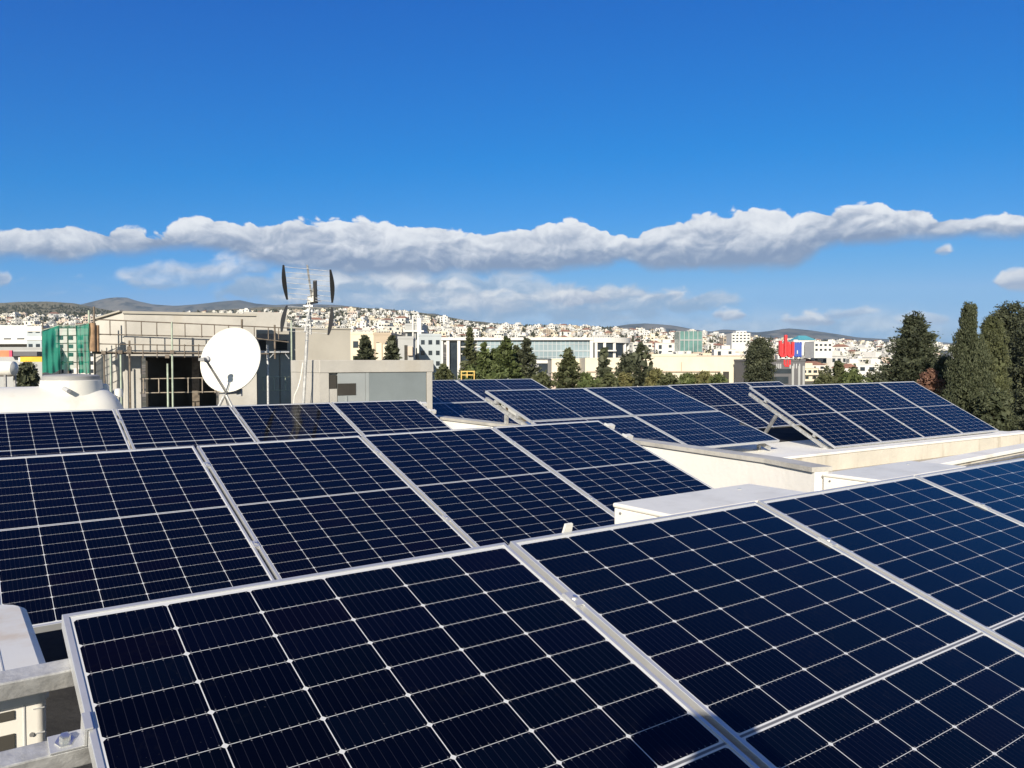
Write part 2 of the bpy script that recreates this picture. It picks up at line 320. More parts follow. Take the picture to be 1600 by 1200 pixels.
PW, PH, PG = 1.134, 1.722, 0.02           # panel width, length, gap between panels
def cell_material():
    m = bpy.data.materials.new('solar_cells'); m.use_nodes = True; t = m.node_tree; N = NT(t)
    b = t.nodes['Principled BSDF']
    uv = N.n('ShaderNodeUVMap').outputs[0]; sp = N.n('ShaderNodeSeparateXYZ'); t.links.new(uv, sp.inputs[0])
    u, v = sp.outputs[0], sp.outputs[1]                      # metres from the top left corner
    cx, cy, mx, my, mg = 0.18333, 0.0922, 0.017, 0.0237, 0.015
    uu = N.m('DIVIDE', N.m('SUBTRACT', u, mx), cx)
    vh = N.m('GREATER_THAN', v, my+9*cy+mg/2)
    v1 = N.m('SUBTRACT', N.m('SUBTRACT', v, my), N.m('MULTIPLY', vh, mg))
    vv = N.m('DIVIDE', v1, cy)
    fx, fy = N.m('FRACT', uu), N.m('FRACT', vv)
    ix, iy = N.m('FLOOR', uu), N.m('FLOOR', vv)
    dx = N.m('MULTIPLY', N.m('SUBTRACT', 0.5, N.m('ABSOLUTE', N.m('SUBTRACT', fx, 0.5))), cx)
    dy = N.m('MULTIPLY', N.m('SUBTRACT', 0.5, N.m('ABSOLUTE', N.m('SUBTRACT', fy, 0.5))), cy)
    def AND(*a):
        r = a[0]
        for x in a[1:]: r = N.m('MULTIPLY', r, x)
        return r
    mid = N.m('SUBTRACT', v, my+9*cy+mg/2)
    amid = N.m('ABSOLUTE', mid)
    cell = AND(N.m('GREATER_THAN', dx, 0.0011), N.m('GREATER_THAN', dy, 0.00065), N.m('GREATER_THAN', N.m('ADD', dx, dy), 0.0075),
               N.m('GREATER_THAN', uu, 0.0), N.m('LESS_THAN', uu, 6.0), N.m('GREATER_THAN', vv, 0.0), N.m('LESS_THAN', vv, 18.0), N.m('GREATER_THAN', amid, mg/2))
    bb = N.m('MULTIPLY', N.m('ABSOLUTE', N.m('SUBTRACT', N.m('FRACT', N.m('MULTIPLY', fx, 10.0)), 0.5)), cx/10)
    bus = N.m('LESS_THAN', bb, 0.0004)
    pad = N.m('MULTIPLY', N.m('LESS_THAN', bb, 0.0012), N.m('LESS_THAN', N.m('ABSOLUTE', N.m('SUBTRACT', dy, 0.0042)), 0.0016))
    wn = N.n('ShaderNodeTexWhiteNoise', noise_dimensions='3D')
    oi = N.n('ShaderNodeObjectInfo').outputs['Random']
    t.links.new(N.vec(ix, iy, N.m('MULTIPLY', oi, 97.3)), wn.inputs['Vector'])
    rp = N.n('ShaderNodeValToRGB'); t.links.new(wn.outputs['Value'], rp.inputs[0])
    els = rp.color_ramp.elements; rp.color_ramp.interpolation = 'CONSTANT'
    cols = [(0.0, (.0004, .0009, .0020)), (.3, (.0005, .0012, .0032)), (.52, (.0004, .0013, .0024)), (.70, (.0007, .0012, .0038)), (.84, (.0012, .0009, .0024)), (.93, (.0006, .0018, .0044))]
    els[0].position = 0; els[0].color = (*cols[0][1], 1); els[1].position = cols[1][0]; els[1].color = (*cols[1][1], 1)
    for p, cc in cols[2:]: e = els.new(p); e.color = (*cc, 1)
    c = N.mix(bus, rp.outputs[0], (0.016, 0.016, 0.024))
    c = N.mix(pad, c, (0.12, 0.12, 0.13))
    back = N.mix(N.m('LESS_THAN', amid, 0.0032), (0.56, 0.57, 0.58), (0.13, 0.135, 0.15))
    c = N.mix(cell, back, c)
    # fine dust on the glass
    tco = N.n('ShaderNodeTexCoord').outputs['Object']
    ds = N.ss(N.noise(tco, 2.3, 5, 0.7), 0.42, 0.8)
    sp2 = N.ss(N.noise(tco, 170, 2, 0.5), 0.74, 0.80)
    # dried water marks: thin rings and runs, different on every panel
    wv = N.n('ShaderNodeVectorMath', operation='ADD'); t.links.new(tco, wv.inputs[0]); t.links.new(N.vec(N.m('MULTIPLY', oi, 31.0), N.m('MULTIPLY', oi, 17.0), 0.0), wv.inputs[1])
    wm = N.noise(wv.outputs[0], 3.2, 5, 0.6); ring = N.m('SUBTRACT', 1.0, N.ss(N.m('ABSOLUTE', N.m('SUBTRACT', wm, 0.57)), 0.0, 0.012))
    film = N.ss(N.noise(wv.outputs[0], 1.1, 3, 0.5), 0.45, 0.75)
    sp2 = N.m('ADD', sp2, N.m('ADD', N.m('MULTIPLY', ring, 0.06), N.m('MULTIPLY', N.m('MULTIPLY', film, oi), 0.04)))
    drop = N.ss(N.noise(wv.outputs[0], 24, 1, 0.4), 0.80, 0.82); sp2 = N.m('ADD', sp2, N.m('MULTIPLY', drop, 0.0))
    du = N.m('ADD', N.m('MULTIPLY', ds, 0.001), N.m('MULTIPLY', sp2, 0.04))
    c = N.mix(du, c, (0.52, 0.48, 0.42))
    t.links.new(c, b.inputs['Base Color'])
    t.links.new(N.m('ADD', 0.06, N.m('MULTIPLY', ds, 0.10)), b.inputs['Roughness'])
    b.inputs['IOR'].default_value = 1.28
    return m
M['cells'] = cell_material()

# ------------------------------------------------------------------ solar panels
ARR = {   # origin x, y, z, yaw, tilt, roll of the top left corner of each array, camera at 0,0,0
 'F': (0.20321, 1.89183, -0.52509, 0.0, 0.31833, 0.0),
 'M': (1.363, 5.3929, -0.53612, -0.01532, 0.32032, 0.0043),
 'B': (1.46814, 8.91424, -0.4653, -0.01126, 0.34057, -0.00131),
 'C': (6.10424, 9.09055, -0.38751, -0.0351, 0.31354, 0.00212),
 'D': (11.32851, 10.60116, -0.43425, -0.00078, 0.46045, 0.00522),
 'E': (10.27224, 7.9074, -0.38092, -0.04071, 0.49233, 0.00338),
 'A': (7.74177, 12.49918, -0.31882, -0.01954, 0.31597, 0.00049)}
ROOF = -1.62; UPROOF = -1.235; GROUND = -13.0
def frame_of(n):
    ox, oy, oz, yw, tl, rl = ARR[n]
    X = Vector((math.cos(yw)*math.cos(rl), math.sin(yw)*math.cos(rl), math.sin(rl))); Y = Vector((-math.sin(yw), math.cos(yw), 0))
    D = -(Y*math.cos(tl)+X.cross(Y)*math.sin(tl)); D.normalize(); Nn = X.cross(-D)
    return Vector((ox, oy, oz)), X, D, Nn
def panel_meshes():
    lip, hgt = 0.012, 0.032
    b = MB()
    def rect(i, z): return [(i, -i, z), (PW-i, -i, z), (PW-i, -PH+i, z), (i, -PH+i, z)]
    ch = 0.0012
    rings = [rect(0, -hgt), rect(0, -ch), rect(ch, 0), rect(lip-0.0008, 0), rect(lip, -0.0008), rect(lip, -0.003)]
    vs = [v for r in rings for v in r]; fs = []
    for k in range(5):
        for i in range(4):
            j = (i+1) % 4; fs.append((k*4+i, k*4+j, (k+1)*4+j, (k+1)*4+i))
    vs += rect(0.02, -hgt); o = 24
    for i in range(4): j = (i+1) % 4; fs.append((j, i, o+i, o+j))
    b.add(vs, [f[::-1] for f in fs]); fr = b.mesh('panel_frame', M['alu'])
    g = MB(); i = 0.010
    g.add([(i, -PH+i, -0.003), (PW-i, -PH+i, -0.003), (PW-i, -i, -0.003), (i, -i, -0.003), (i, -PH+i, -0.008), (PW-i, -PH+i, -0.008), (PW-i, -i, -0.008), (i, -i, -0.008)],
          [(0, 1, 2, 3), (7, 6, 5, 4)])
    gm = g.mesh('panel_glass', M['cells']); uvl = gm.uv_layers.new(name='UVMap')
    for lp in gm.loops:
        co = gm.vertices[lp.vertex_index].co; uvl.data[lp.index].uv = (co.x, -co.y)
    gm.materials.append(M['plastic_white']); gm.polygons[1].material_index = 1
    return fr, gm
FRM, GLS = panel_meshes()
jb = MB().box(PW/2-0.05, PW/2+0.05, -0.16, -0.10, -0.026, -0.0085); JBX = jb.mesh('junction_box', M['black'])
def place_panel(arr, a, b_, label, landscape=False, group=None):
    o, X, D, Nn = frame_of(arr)
    r = bpy.data.objects.new('solar_panel', None); COL.objects.link(r); r.empty_display_size = 0.2
    if landscape:      # long side along the row
        p = o+X*a+D*(b_+PW); ex, ey = -D, -X
    else:
        p = o+X*a+D*b_; ex, ey = X, -D
    # tiny individual misalignment
    p = p+Nn*random.uniform(-0.002, 0.002)
    r.matrix_world = Matrix(((ex.x, ey.x, Nn.x, p.x), (ex.y, ey.y, Nn.y, p.y), (ex.z, ey.z, Nn.z, p.z), (0, 0, 0, 1)))
    tag(r, label, 'solar panel', group)
    for nm, me in (('frame', FRM), ('glass', GLS), ('junction_box', JBX)):
        c = bpy.data.objects.new(nm, me); COL.objects.link(c); c.parent = r
    return r
Pp = PW+PG; Ll = PH+PG
GF, GM, GB = 'panels of the front row', 'panels of the second row', 'panels of the third row'
for k, lb in ((0, 'front row solar panel at lower left, next to the air conditioner and bare rails'),
              (1, 'front row solar panel in the lower middle, second from its left end'),
              (2, 'front row solar panel at lower right, third from its left end'),
              (3, 'front row solar panel cut off by the right edge of the photo')):
    place_panel('F', k*Pp, 0, lb, group=GF)
for k, lb in ((-2, 'second row solar panel sliver at far left edge above the air conditioner'),
              (-1, 'second row solar panel at the left edge, behind the air conditioner'),
              (0, 'second row solar panel left of centre, in line below the dish'),
              (1, 'second row solar panel in the centre, left neighbour of its end panel'),
              (2, 'end panel of the second row, touching the flat white box')):
    place_panel('M', k*Pp, 0, lb, group=GM)
for k, lb in ((-2, 'third row solar panel half out of the frame at the left edge'), (-1, 'third row solar panel in front of the white water tank'),
              (0, 'third row solar panel in front of the dish legs'),
              (1, 'third row solar panel in front of the antenna mast'),
              (2, 'end panel of the third row, in front of the metal clad hut')):
    place_panel('B', k*Pp, 0, lb, group=GB)
GC, GA, GE, GD = 'sideways panels above the white wall', 'sideways panels beside the hut', 'panels along the cream plinth', 'panels behind the right arrays'
for i, a in enumerate((0, Ll)):
    for j in (0, 1):
        place_panel('C', a, j*Pp, 'sideways solar panel above the white wall, %s left corner' % ('upper', 'lower')[j] if i == 0 else 'sideways solar panel above the white wall, %s right corner' % ('upper', 'lower')[j], True, GC)
place_panel('A', -Ll, 0, 'sideways solar panel directly right of the hut, upper of two', True, GA)
place_panel('A', -Ll, Pp, 'sideways solar panel directly right of the hut, lower of two', True, GA)
place_panel('A', 0, 0, 'far sideways solar panel below the dark green trees', True, GA)
for k, lb in enumerate(('upright panel behind the right array, half hidden by the sideways panels', 'upright panel behind the right array, next to the steel strut', 'far end panel behind the right array, only its corner showing')):
    place_panel('D', k*Pp, 0, lb, group=GD)
for k, lb in enumerate(('left end panel on the cream plinth, beside the steel strut', 'second panel from the strut on the cream plinth', 'third panel from the strut on the cream plinth', 'right end panel on the cream plinth, below the cypress trees')):
    place_panel('E', k*Pp, 0, lb, group=GE)

def mounting(arr, a0, a1, rails, clamps_a, clamps_b, beams, legs_b, floor, label, over0=0.08, over1=0.08, beamdrop=0.07, total=PH, leglean=0.0, ends=()):
    """steel under an array: rails along the row, sloping beams, legs, clamps"""
    o, X, D, Nn = frame_of(arr)
    base = o+X*a0; root = thing('mounting_frame', label, 'solar mount', (base.x, base.y, floor))
    L0 = Vector((base.x, base.y, floor))
    def P(a, b, n): return o+X*a+D*b+Nn*n-L0
    for b in rails:
        mb = MB(); n = -0.034-0.0205
        # strut channel: web and two flanges
        mb.bar(P(a0-over0, b, n), P(a1+over1, b, n), 0.041, 0.041, Nn)
        mb.build('rail', M['galv'], root, bevel=0.003)
    for a in beams:
        mb = MB(); n = -0.078-beamdrop/2
        mb.bar(P(a, 0.02, n), P(a, total-0.02, n), 0.038, 0.045, Nn); mb.build('beam', M['galv'], root)
        for b in legs_b:
            p = P(a, b, n-0.03); q = Vector((p.x, p.y+leglean, 0.005))
            mb = MB(); mb.bar(p, q, 0.041, 0.041, (0, 1, 0)); mb.box(q.x-.06, q.x+.06, q.y-.06, q.y+.06, 0, 0.008); mb.build('leg', M['steel_dark'] if leglean else M['galv'], root)
    for a in clamps_a:
        for b in clamps_b:
            mb = MB()
            hw = 0.016
            Mx = Matrix.Translation(P(a, b, 0)) @ Matrix((X, -D, Nn)).transposed().to_4x4()
            mb.box(-hw, hw, -0.03, 0.03, 0.0006, 0.004, M=Mx); mb.box(-hw, -hw+0.004, -0.025, 0.025, 0.004, 0.008, M=Mx)
            mb.box(-0.009, 0.009, -0.028, 0.028, -0.05, 0.0005, M=Mx)
            mb.lathe([(0.0075, 0.004), (0.0075, 0.010), (0.005, 0.0105)], 6, M=Mx @ Matrix.Translation((0.003, 0, 0)), mi=1)
            mb.build('clamp', [M['alu'], M['bolt']], root)
    for b in ends:                       # rail ends and end clamps standing out past the last panel
        mb = MB(); Mx = Matrix.Translation(P(a1, b, 0)) @ Matrix((X, -D, Nn)).transposed().to_4x4()
        mb.box(0.001, 0.014, -0.03, 0.03, -0.034, 0.010, M=Mx); mb.box(0.014, 0.085, -0.024, 0.024, -0.036, 0.004, M=Mx); mb.build('end_clamp', M['zinc'], root)
    return root
GAP = lambda k: k*Pp-PG/2
mounting('F', 0, 4*Pp, (0.125, 0.345, 1.34), [GAP(k) for k in (1, 2, 3)], (0.315, 1.36), (0.25, 2.4, 4.5), (0.25, 1.55), ROOF, 'galvanised rails under the front row, sticking out at lower left', over0=1.6)
mounting('M', -2*Pp, 3*Pp-PG, (0.115, 0.36, 1.34), [GAP(k) for k in (-1, 0, 1, 2)], (0.30, 1.31), (-2.0, -0.2, 1.6, 3.2), (0.25, 1.55), ROOF, 'steel rails and legs under the second row of panels', over1=0.075, ends=(0.115, 0.36))
mounting('B', -2*Pp, 3*Pp-PG, (0.115, 0.36, 1.34), [GAP(k) for k in (-1, 0, 1, 2)], (0.30, 1.31), (-2.0, -0.2, 1.6, 3.2), (0.25, 1.55), ROOF, 'steel rails and legs under the third row of panels', over1=0.075, ends=(0.115, 0.36))
mounting('C', 0, 2*Ll-PG, (0.30, 0.85, 1.45, 2.0), [GAP(1)+0*k if False else Ll-PG/2 for k in (0,)], (0.3, 0.85, 1.45, 2.0), (0.03, 1.74, 3.3), (0.55, 2.1), UPROOF, 'steel frame under the sideways panels above the white wall', total=2*Pp, over0=0.02)
mounting('A', -Ll, 0, (0.30, 0.85, 1.45, 2.0), [-PG/2], (0.3, 0.85), (-1.7, -0.03), (0.55, 2.1), UPROOF, 'steel frame under the sideways panels beside the hut', total=2*Pp, over1=0.02)
mounting('D', 0, 3*Pp, (0.36, 1.34), [GAP(k) for k in (1, 2)], (0.30, 1.31), (0.05, 2.2), (0.55, 1.5), UPROOF, 'steel frame under the panels behind the right array')
mounting('E', 0, 4*Pp, (0.36, 1.34), [GAP(k) for k in (1, 2, 3)], (0.30, 1.31), (0.045, 2.3, 4.4), (0.62,), UPROOF, 'steel frame with leaning strut under the panels on the plinth', beamdrop=0.09, over0=0.0, over1=0.0, leglean=0.30)

o, X, D, Nn = frame_of('F')
fm_ = [q_ for q_ in bpy.data.objects if q_.name.startswith('mounting_frame') and 'front row' in q_.get('label', '')][0]
mb = MB(); Mx = Matrix.Translation(o-fm_.location) @ Matrix((X, -D, Nn)).transposed().to_4x4()
mb.add([Mx @ Vector(q_) for q_ in ((1.358, 0.006, -0.06), (1.402, 0.006, -0.06), (1.394, 0.006, 0.022), (1.366, 0.006, 0.022), (1.358, 0.014, -0.06), (1.402, 0.014, -0.06), (1.394, 0.014, 0.022), (1.366, 0.014, 0.022))], [(0, 1, 2, 3), (7, 6, 5, 4), (0, 4, 5, 1), (1, 5, 6, 2), (2, 6, 7, 3), (3, 7, 4, 0)]); mb.build('bracket', M['plastic_white'], fm_)
# end clamp shining on the left edge of the front row
o, X, D, Nn = frame_of('F')
def end_clamp():
    root = thing('end_clamp', 'shiny square end clamp gripping the front row\'s left frame', 'clamp', o+D*0.345-X*0.03+Nn*-0.034)
    Mx = Matrix((X, -D, Nn)).transposed().to_4x4()
    mb = MB(); mb.box(-0.028, 0.029, -0.022, 0.022, 0.0005, 0.005, M=Mx); mb.box(0.024, 0.029, -0.022, 0.022, 0.005, 0.0352, M=Mx); mb.box(0.024, 0.038, -0.022, 0.022, 0.0352, 0.039, M=Mx)
    mb.build('bracket', M['alu'], root, bevel=0.001)
    mb = MB(); mb.lathe([(0.016, 0.005), (0.016, 0.007), (0.009, 0.0075), (0.009, 0.018), (0.006, 0.019)], 6, M=Mx @ Matrix.Translation((-0.003, 0, 0))); mb.build('bolt', M['bolt'], root)
end_clamp()

exec_later = []
# ------------------------------------------------------------------ the host roof
def roof():
    mb = MB()
    ring = [(-9, -4), (5.75, -4), (5.55, 3.4), (6.0, 10.0), (6.1, 14.5), (-9, 14.5)]
    mb.prism(ring, ROOF-0.4, ROOF); tag(mb.build('roof_terrace', M['membrane_shade']), kind='structure')
    mb = MB(); mb.prism([(5.95, 6.33), (9.0, 6.32), (15.35, 6.02), (15.35, 13.3), (6.25, 13.3), (6.05, 10.0)], UPROOF-0.05, UPROOF)
    tag(mb.build('roof_deck', M['roof_white']), kind='structure')
    mb = MB(); mb.prism([(5.8, 2.4), (16.5, 2.4), (16.5, 6.4), (5.98, 6.4)], -1.75, -1.47); tag(mb.build('roof_ledge', M['ledge']), kind='structure')
    mb = MB(); mb.prism([(9.9, 7.55), (15.0, 7.25), (15.0, 12.9), (9.9, 12.9)], UPROOF+0.0005, UPROOF+0.004)  # dark sheet on the deck: shade beneath the arrays put in as colour
    tag(mb.build('roof_membrane_shade', M['membrane_shade']), kind='structure')
    # the walls of the building we stand on
    b = thing('apartment_building', 'white building under the panels, its roof carrying the arrays', 'building', (3, 5, GROUND))
    mb = MB(); mb.box(-11.8, 2.6, -8.8, 9.3, 0, -ROOF*0-GROUND+ROOF-0.41); mb.build('wall', M['wall_white'], b)
    mb = MB(); mb.box(2.7, 12.2, 1.3, 8.2, 0, -GROUND+UPROOF-0.06); mb.build('wall', M['cream'], b)
    # plinth face below the right array
    p = thing('parapet_wall', 'cream plinth wall with drip stains below the right array', 'wall', (8.6, 6.25, -1.47))
    mb = MB(); mb.add([(-2.6, 0.085, 0), (6.9, -0.29, 0), (6.9, -0.21, 0), (-2.6, 0.165, 0), (-2.6, 0.085, 0.215), (6.9, -0.29, 0.215), (6.9, -0.21, 0.215), (-2.6, 0.165, 0.215)],
                      [(0, 3, 2, 1), (4, 5, 6, 7), (0, 1, 5, 4), (1, 2, 6, 5), (2, 3, 7, 6), (3, 0, 4, 7)]); mb.build('wall', M['cream'], p)
    mb = MB(); mb.add([(-2.6, 0.07, 0.216), (6.92, -0.305, 0.216), (6.92, -0.06, 0.216), (-2.6, 0.31, 0.216), (-2.6, 0.07, 0.25), (6.92, -0.305, 0.25), (6.92, -0.06, 0.25), (-2.6, 0.31, 0.25)],
                      [(0, 3, 2, 1), (4, 5, 6, 7), (0, 1, 5, 4), (1, 2, 6, 5), (2, 3, 7, 6), (3, 0, 4, 7)]); mb.build('coping', M['roof_white'], p, bevel=0.008)
    # tall white wall with grey coping
    pts = [(6.12, 11.2), (6.02, 8.4), (5.90, 5.97), (5.66, 4.18), (5.47, 3.60)]
    p = thing('parapet_wall', 'smooth white wall topped by a long grey metal coping', 'wall', (5.9, 6, ROOF))
    def strip(w0, w1, z0, z1):
        m_ = MB(); vs = []
        for i, (x, y) in enumerate(pts):
            a = Vector(pts[max(0, i-1)]); b2 = Vector(pts[min(len(pts)-1, i+1)]); t = (b2-a).normalized(); nrm = Vector((-t.y, t.x))
            # nrm points to the upper roof side (+x)
            for w, z in ((w0, z0), (w1, z0), (w1, z1), (w0, z1)):
                q = Vector((x, y))+nrm*w; vs.append((q.x-5.9, q.y-6, z-ROOF))
        fs = []
        for i in range(len(pts)-1):
            for k in range(4): fs.append((i*4+k, i*4+(k+1) % 4, i*4+4+(k+1) % 4, i*4+4+k))
        fs += [(3, 2, 1, 0), tuple(len(pts)*4-4+k for k in range(4))]
        return m_.add(vs, fs)
    smooth_by_angle(strip(0.0, 0.13, ROOF-0.001, -0.851).build('wall', M['wall_white'], p), 0.6)
    o = strip(-0.025, 0.165, -0.85, -0.812).build('coping', M['coping'], p)
    # front parapet on the right with a pipe along it
    p = thing('parapet_wall', 'low cream parapet at right with a pale top behind the front row', 'wall', (8.2, 3.95, -1.62))
    mb = MB(); mb.add([(-1.25, -0.12, 0), (8.3, 0.45, 0), (8.3, 0.60, 0), (-1.25, 0.03, 0), (-1.25, -0.12, 0.58), (8.3, 0.45, 0.58), (8.3, 0.60, 0.58), (-1.25, 0.03, 0.58)],
                      [(0, 3, 2, 1), (4, 5, 6, 7), (0, 1, 5, 4), (1, 2, 6, 5), (2, 3, 7, 6), (3, 0, 4, 7)]); mb.build('wall', M['cream'], p)
    mb = MB(); mb.add([(-1.27, -0.15, 0.581), (8.32, 0.42, 0.581), (8.32, 0.63, 0.581), (-1.27, 0.06, 0.581), (-1.27, -0.15, 0.62), (8.32, 0.42, 0.62), (8.32, 0.63, 0.62), (-1.27, 0.06, 0.62)],
                      [(0, 3, 2, 1), (4, 5, 6, 7), (0, 1, 5, 4), (1, 2, 6, 5), (2, 3, 7, 6), (3, 0, 4, 7)]); mb.build('coping', M['roof_white'], p, bevel=0.006)
    mb = MB(); mb.tube((-1.2, -0.175, 0.55), (8.3, 0.395, 0.55), 0.016); tag(mb.build('pipe', M['steel_dark'], None, loc=(8.2, 3.95, -1.62)), 'thin dark pipe running along the low cream parapet at right', 'pipe')
roof()

# ------------------------------------------------------------------ boxes, air conditioner, tank
def equipment_box(x, y, label):
    root = thing('equipment_box', label, 'equipment box', (x, y, ROOF), 0, 'flat metal boxes behind the front row')
    h = -0.85-ROOF; L, Dp = 1.28, 0.46
    mb = MB(); mb.box(0, L, -Dp, 0, 0.09, h-0.03); mb.build('body', M['sheet_cream'], root, bevel=0.008)
    mb = MB(); mb.box(-0.008, L+0.008, -Dp-0.008, 0.008, h-0.0295, h); mb.build('lid', M['sheet'], root, bevel=0.012, seg=3)
    for xx in (0.12, L-0.12):
        mb = MB(); mb.box(xx-0.04, xx+0.04, -Dp-0.02, 0.02, 0.0, 0.0895); mb.build('foot', M['steel_dark'], root)
    for yy in (-0.06, -Dp+0.06):
        mb = MB(); mb.tube((-0.002, yy, h-0.055), (-0.010, yy, h-0.055), 0.007, 8); mb.build('screw', M['steel_dark'], root)
    for xx in (0.04, 0.34, L-0.04):
        mb = MB(); mb.tube((xx, -Dp+0.002-0.003, h-0.055), (xx, -Dp-0.009, h-0.055), 0.007, 8); mb.build('screw', M['steel_dark'], root)
    mb = MB(); mb.tube((L*0.80, -0.12, h), (L*0.80, -0.12, h+0.006), 0.012, 10); mb.build('screw', M['bolt'], root)
equipment_box(3.31, 3.535, 'flat pale metal box touching the second row\'s end panel')
equipment_box(5.49, 3.54, 'flat pale metal box standing against the grey coping end')

def air_conditioner():
    root = thing('air_conditioner', 'cream outdoor air conditioning unit with rust stained top at lower left', 'air conditioner', (0.168, 1.84, ROOF))
    zt = -0.618-ROOF; Wd, Dp = 0.95, 0.58
    mb = MB()
    # body: rounded right corners seen from above
    def outline(g, z, n=5, r=0.07, rf=0.018):
        pts = [(-Wd-g, -g), (-Wd-g, Dp+g)]
        for k in range(n+1): a = math.pi/2-k*math.pi/2/n; pts.append((-r+(r+g)*math.cos(a), Dp-r+(r+g)*math.sin(a)))
        for k in range(n+1): a = -k*math.pi/2/n; pts.append((-rf+(rf+g)*math.cos(a), rf+(rf+g)*math.sin(a)))
        return pts
    mb.prism(outline(0, 0), 0.10, zt-0.06); o = mb.build('body', M['sheet_cream'], root); smooth_by_angle(o)
    cap = mat('cap_sheet', (0.66, 0.65, 0.62), 0.45, var=0.06, scale=2.0, bump=0.04, bscale=5, dirt=((0.50, 0.36, 0.20), 0.6, 3.0))
    mb = MB(); mb.prism(outline(0.006, 0), zt-0.0595, zt-0.008)
    pr = outline(0.006, 0); pi = outline(-0.008, 0); n = len(pr)
    mb.add([(x, y, zt-0.008) for x, y in pr]+[(x, y, zt) for x, y in pi], [(i, i+n, (i+1) % n+n, (i+1) % n)[::-1] for i in range(n)]+[tuple(range(2*n-1, n-1, -1))])
    o = mb.build('top_cover', cap, root); smooth_by_angle(o, 0.9)
    tc_ = o
    mb = MB(); mb.box(-0.072, -0.0695, 0.012, Dp-0.02, zt-0.0005, zt+0.0012); mb.build('seam', M['plastic_grey'], tc_)
    bd = [c_ for c_ in root.children if c_.name.startswith('body')][0]
    mb = MB(); mb.box(-0.040, -0.0375, -0.0018, 0.0, 0.12, zt-0.06); mb.build('seam', M['plastic_grey'], bd)
    # front grille: rounded dark slots in a cream grid
    for i in range(7):
        for j in range(9):
            x1 = -0.055-i*0.125; z1 = zt-0.068-j*0.046
            mb = MB(); mb.box(x1-0.115, x1, -0.003, 0.002, z1-0.034 if j else z1-0.018, z1); mb.build('grille_slot', M['dark_in'], bd, bevel=0.0012)
    for z in (zt-0.075, zt-0.125):
        mb = MB(); mb.box(-0.024, -0.004, -0.0018, 0.001, z, z+0.0018); mb.build('crease', M['plastic_grey'], bd)
    mb = MB(); mb.tube((-0.027, 0.001, zt-0.124), (-0.027, -0.004, zt-0.124), 0.0042, 10); mb.build('screw', M['steel_dark'], bd)
    for x in (-Wd+0.1, -0.12): mb = MB(); mb.box(x-0.03, x+0.03, 0.0, Dp, 0, 0.0995); mb.build('foot', M['steel_dark'], root)
air_conditioner()

def water_tank():
    d = 10.0
    e = hz(158, d)                       # right end of the straight part
    R = 0.60; zc = zy(601, d)-R
    root = thing('water_tank', 'big white horizontal water tank with a raised hatch at left', 'water tank', (e.x, e.y, ROOF))
    zc -= ROOF
    Mx = Matrix.Translation((0, 0, zc)) @ Matrix.Rotation(math.pi/2, 4, 'Y')       # lathe axis -> +x
    prof = [(0.05, -3.05), (R*0.6, -3.02), (R*0.93, -2.9), (R, -2.75), (R, -0.15), (R*0.985, -0.05), (R*0.93, 0.05), (R*0.8, 0.15), (R*0.55, 0.235), (R*0.25, 0.27), (0.01, 0.28)]
    mb = MB(); mb.lathe(prof, 40, Mx); o = mb.build('body', M['plastic_white'], root); smooth_by_angle(o, 0.7)
    for x in (-2.2, -0.5):
        mb = MB(); mb.box(x-0.15, x+0.15, -0.5, 0.5, 0, zc-R*0.80); mb.build('saddle', M['concrete_grey'], root)
    hx = -0.33; hzz = zc+R
    mb = MB(); mb.lathe([(0.36, -0.16), (0.345, 0.0), (0.335, 0.07), (0.32, 0.075)], 32, Matrix.Translation((hx, 0, hzz))); o = mb.build('hatch_collar', M['plastic_white'], root); smooth_by_angle(o); col_ = o
    mb = MB(); mb.lathe([(0.315, 0.0), (0.315, 0.045), (0.29, 0.06), (0.02, 0.075)], 32, Matrix.Translation((hx, 0.01, hzz+0.0755)))
    o = mb.build('lid', M['lid_grey'], col_); smooth_by_angle(o)
    mb = MB(); mb.tube((hx-0.12, -0.33, hzz-0.02), (hx-0.08, -0.44, hzz-0.05), 0.026, 12); mb.build('pipe_stub', M['plastic_grey'], col_)
    for x, z in ((0.03, -0.02), (0.19, -0.08)):
        mb = MB(); mb.lathe([(0.06, -0.06), (0.06, 0.01), (0.045, 0.04), (0.02, 0.05)], 16, Matrix.Translation((x, 0, hzz+z-0.01*(x > 0)))); o = mb.build('knob', M['plastic_white'], root); smooth_by_angle(o)
water_tank()

